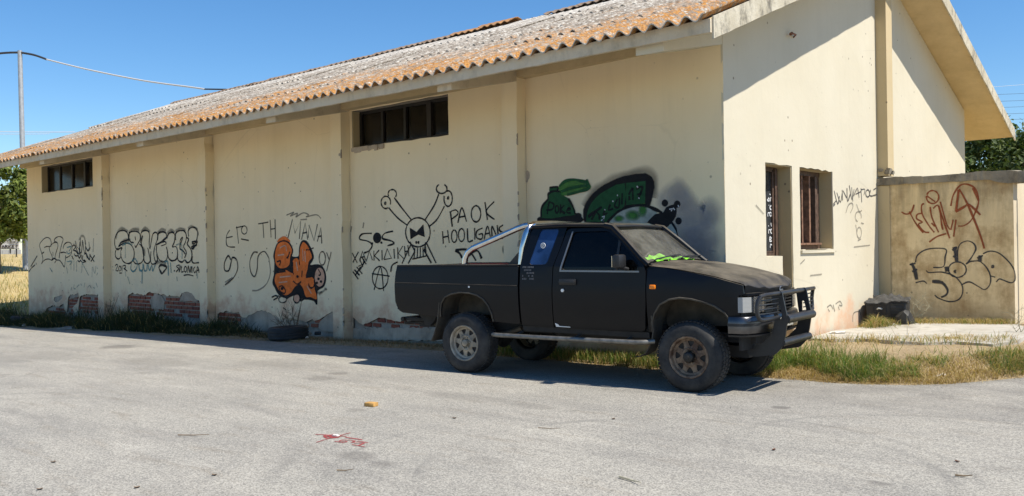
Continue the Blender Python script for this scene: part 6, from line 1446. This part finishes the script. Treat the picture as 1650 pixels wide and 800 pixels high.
wire('overhead_cable', 'pale cable drooping from the pole to the ridge', [c1, at(140, 112, 40), at(230, 130, 38), at(310, 141, 36), at(330, 144, 35.5)], .035, 'pale_cable')
wire('overhead_cable', 'dark end of the drooping cable at the ridge', [at(330, 144, 35.5), at(365, 144.5, 35)], .03, 'cable')
wire('overhead_cable', 'thin faint wire crossing low behind the pole', sag(at(-40, 212, 60), at(120, 213, 60), .02), .022, 'pale_cable')
wire('overhead_cable', 'second thin faint wire below the first behind the pole', sag(at(-40, 216, 60), at(80, 216, 60), .02), .016, 'pale_cable')
labs = ['topmost pale wire right of the gable roof', 'second wire from top right of the gable', 'third wire from top right of the gable', 'fourth wire from top right of the gable', 'fifth wire from top right of the gable', 'lowest wire right of the gable above the tree']
for k, (y0, y1) in enumerate(((141, 131), (152, 149.5), (163, 161), (173, 171), (184, 181), (193, 191))):
    wire('overhead_wire', labs[k], sag(at(1560, y0+2, 55), at(1760, y1-5, 62), .05), (.010 if k else .009), 'pale_cable' if k == 0 else 'cable')
# far left: bank road, pale fence panels, market signboard on posts
sgd = 60
p = at(-30, 455, 46); 
def q(px, py, d): return at(px, py, d)
mb = MB(); A_ = [q(-90, 417, 55), q(60, 417, 55), q(60, 425, 47), q(-90, 425, 47)]; A_ = [Vector((v.x, v.y, v.z)) for v in A_]
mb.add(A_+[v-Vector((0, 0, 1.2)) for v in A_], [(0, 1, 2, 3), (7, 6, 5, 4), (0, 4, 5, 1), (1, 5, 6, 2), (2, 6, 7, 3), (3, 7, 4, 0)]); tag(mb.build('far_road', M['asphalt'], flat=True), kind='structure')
mb = MB(); A_ = [q(-90, 409, 70), q(60, 409, 70), q(60, 417.4, 55.5), q(-90, 417.4, 55.5)]
mb.add(A_+[v-Vector((0, 0, 1.5)) for v in A_], [(0, 1, 2, 3), (7, 6, 5, 4), (0, 4, 5, 1), (1, 5, 6, 2), (2, 6, 7, 3), (3, 7, 4, 0)]); tag(mb.build('far_bank', M['field'], flat=True), kind='structure')
o_ = q(0, 400, sgd)
sg = thing('signboard', 'pale market signboard on dark posts across the far road', 'sign', (o_.x, o_.y, q(0, 425, 50).z-.4))
dirx = (q(40, 400, sgd)-q(-60, 400, sgd)); dirx.z = 0; dirx.normalize(); nn = Vector((dirx.y, -dirx.x, 0)); nn = nn if nn.dot(CAM-o_) > 0 else -nn
def sp_(px, py, off=0.): v = q(px, py, sgd); return v+nn*off
def slabq(mb, x0, y0, x1, y1, o0, o1):
    P = [sp_(x0, y0, o0), sp_(x1, y0, o0), sp_(x1, y1, o0), sp_(x0, y1, o0), sp_(x0, y0, o1), sp_(x1, y0, o1), sp_(x1, y1, o1), sp_(x0, y1, o1)]
    return mb.add(P, [(0, 1, 2, 3), (7, 6, 5, 4), (0, 4, 5, 1), (1, 5, 6, 2), (2, 6, 7, 3), (3, 7, 4, 0)])
bd = slabq(MB(), -70, 378, 31.2, 401, -.05, .05).build('board', M['sign_white'], sg, flat=True)
LET = {'M': [[(0, 1), (0, 0), (.5, .6), (1, 0), (1, 1)]], 'A': [[(0, 1), (.5, 0), (1, 1)], [(.2, .65), (.8, .65)]], 'R': [[(0, 1), (0, 0), (.8, .1), (.8, .45), (0, .5), (1, 1)]], 'K': [[(0, 0), (0, 1)], [(.9, 0), (0, .5), (1, 1)]], 'E': [[(.9, 0), (0, 0), (0, 1), (.9, 1)], [(0, .5), (.7, .5)]], 'T': [[(0, 0), (1, 0)], [(.5, 0), (.5, 1)]]}
mb = MB()
for i, ch in enumerate('MARKET'):
    x0 = -1.5+i*5.5
    for l in LET[ch]:
        for (a0, b0), (a1, b1) in zip(l, l[1:]): mb.tube([sp_(x0+a0*4, 395.3+b0*4.5, .08), sp_(x0+a1*4, 395.3+b1*4.5, .08)], .022, 5)
mb.build('sign_lettering', M['sign_ink'], bd)
mb = MB(); r_ = random.Random(2)
for y0, xs in ((389, [(-3, 30)]), (384.5, [(-2, 6), (10, 17)]), (391.8, [(16, 30)])):
    for x0, x1 in xs:
        x = x0
        while x < x1: mb.tube([sp_(x, y0+r_.uniform(-1.2, 1), .08), sp_(x+r_.uniform(.5, 2.2), y0+r_.uniform(-1, 1.2), .08)], .016, 4); x += 1.4
mb.build('sign_lettering', M['iron'], bd)
for px in (16.5, 26.5, -20): slabq(MB(), px-.7, 401, px+.7, 425.5 if px > 20 else 409, -.04, .04).build('post', M['iron'], sg, flat=True)
slabq(MB(), -70, 401, 31, 402, -.03, .06).build('board_frame', M['iron'], sg, flat=True)
fo_ = q(0, 409, 66); fn_ = thing('pale_fence', 'low pale fence panels below the market signboard', 'fence', (fo_.x, fo_.y, fo_.z))
for k in range(8):
    x0 = -46+10*k; P = [q(x0, 402.5, 66), q(x0+9.3, 402.5, 66), q(x0+9.3, 410, 66), q(x0, 410, 66)]
    MB().add(P+[v+nn*(-.08) for v in P], [(0, 1, 2, 3), (7, 6, 5, 4), (0, 4, 5, 1), (1, 5, 6, 2), (2, 6, 7, 3), (3, 7, 4, 0)]).build('fence_panel', M['concrete_fence'], fn_, flat=True)
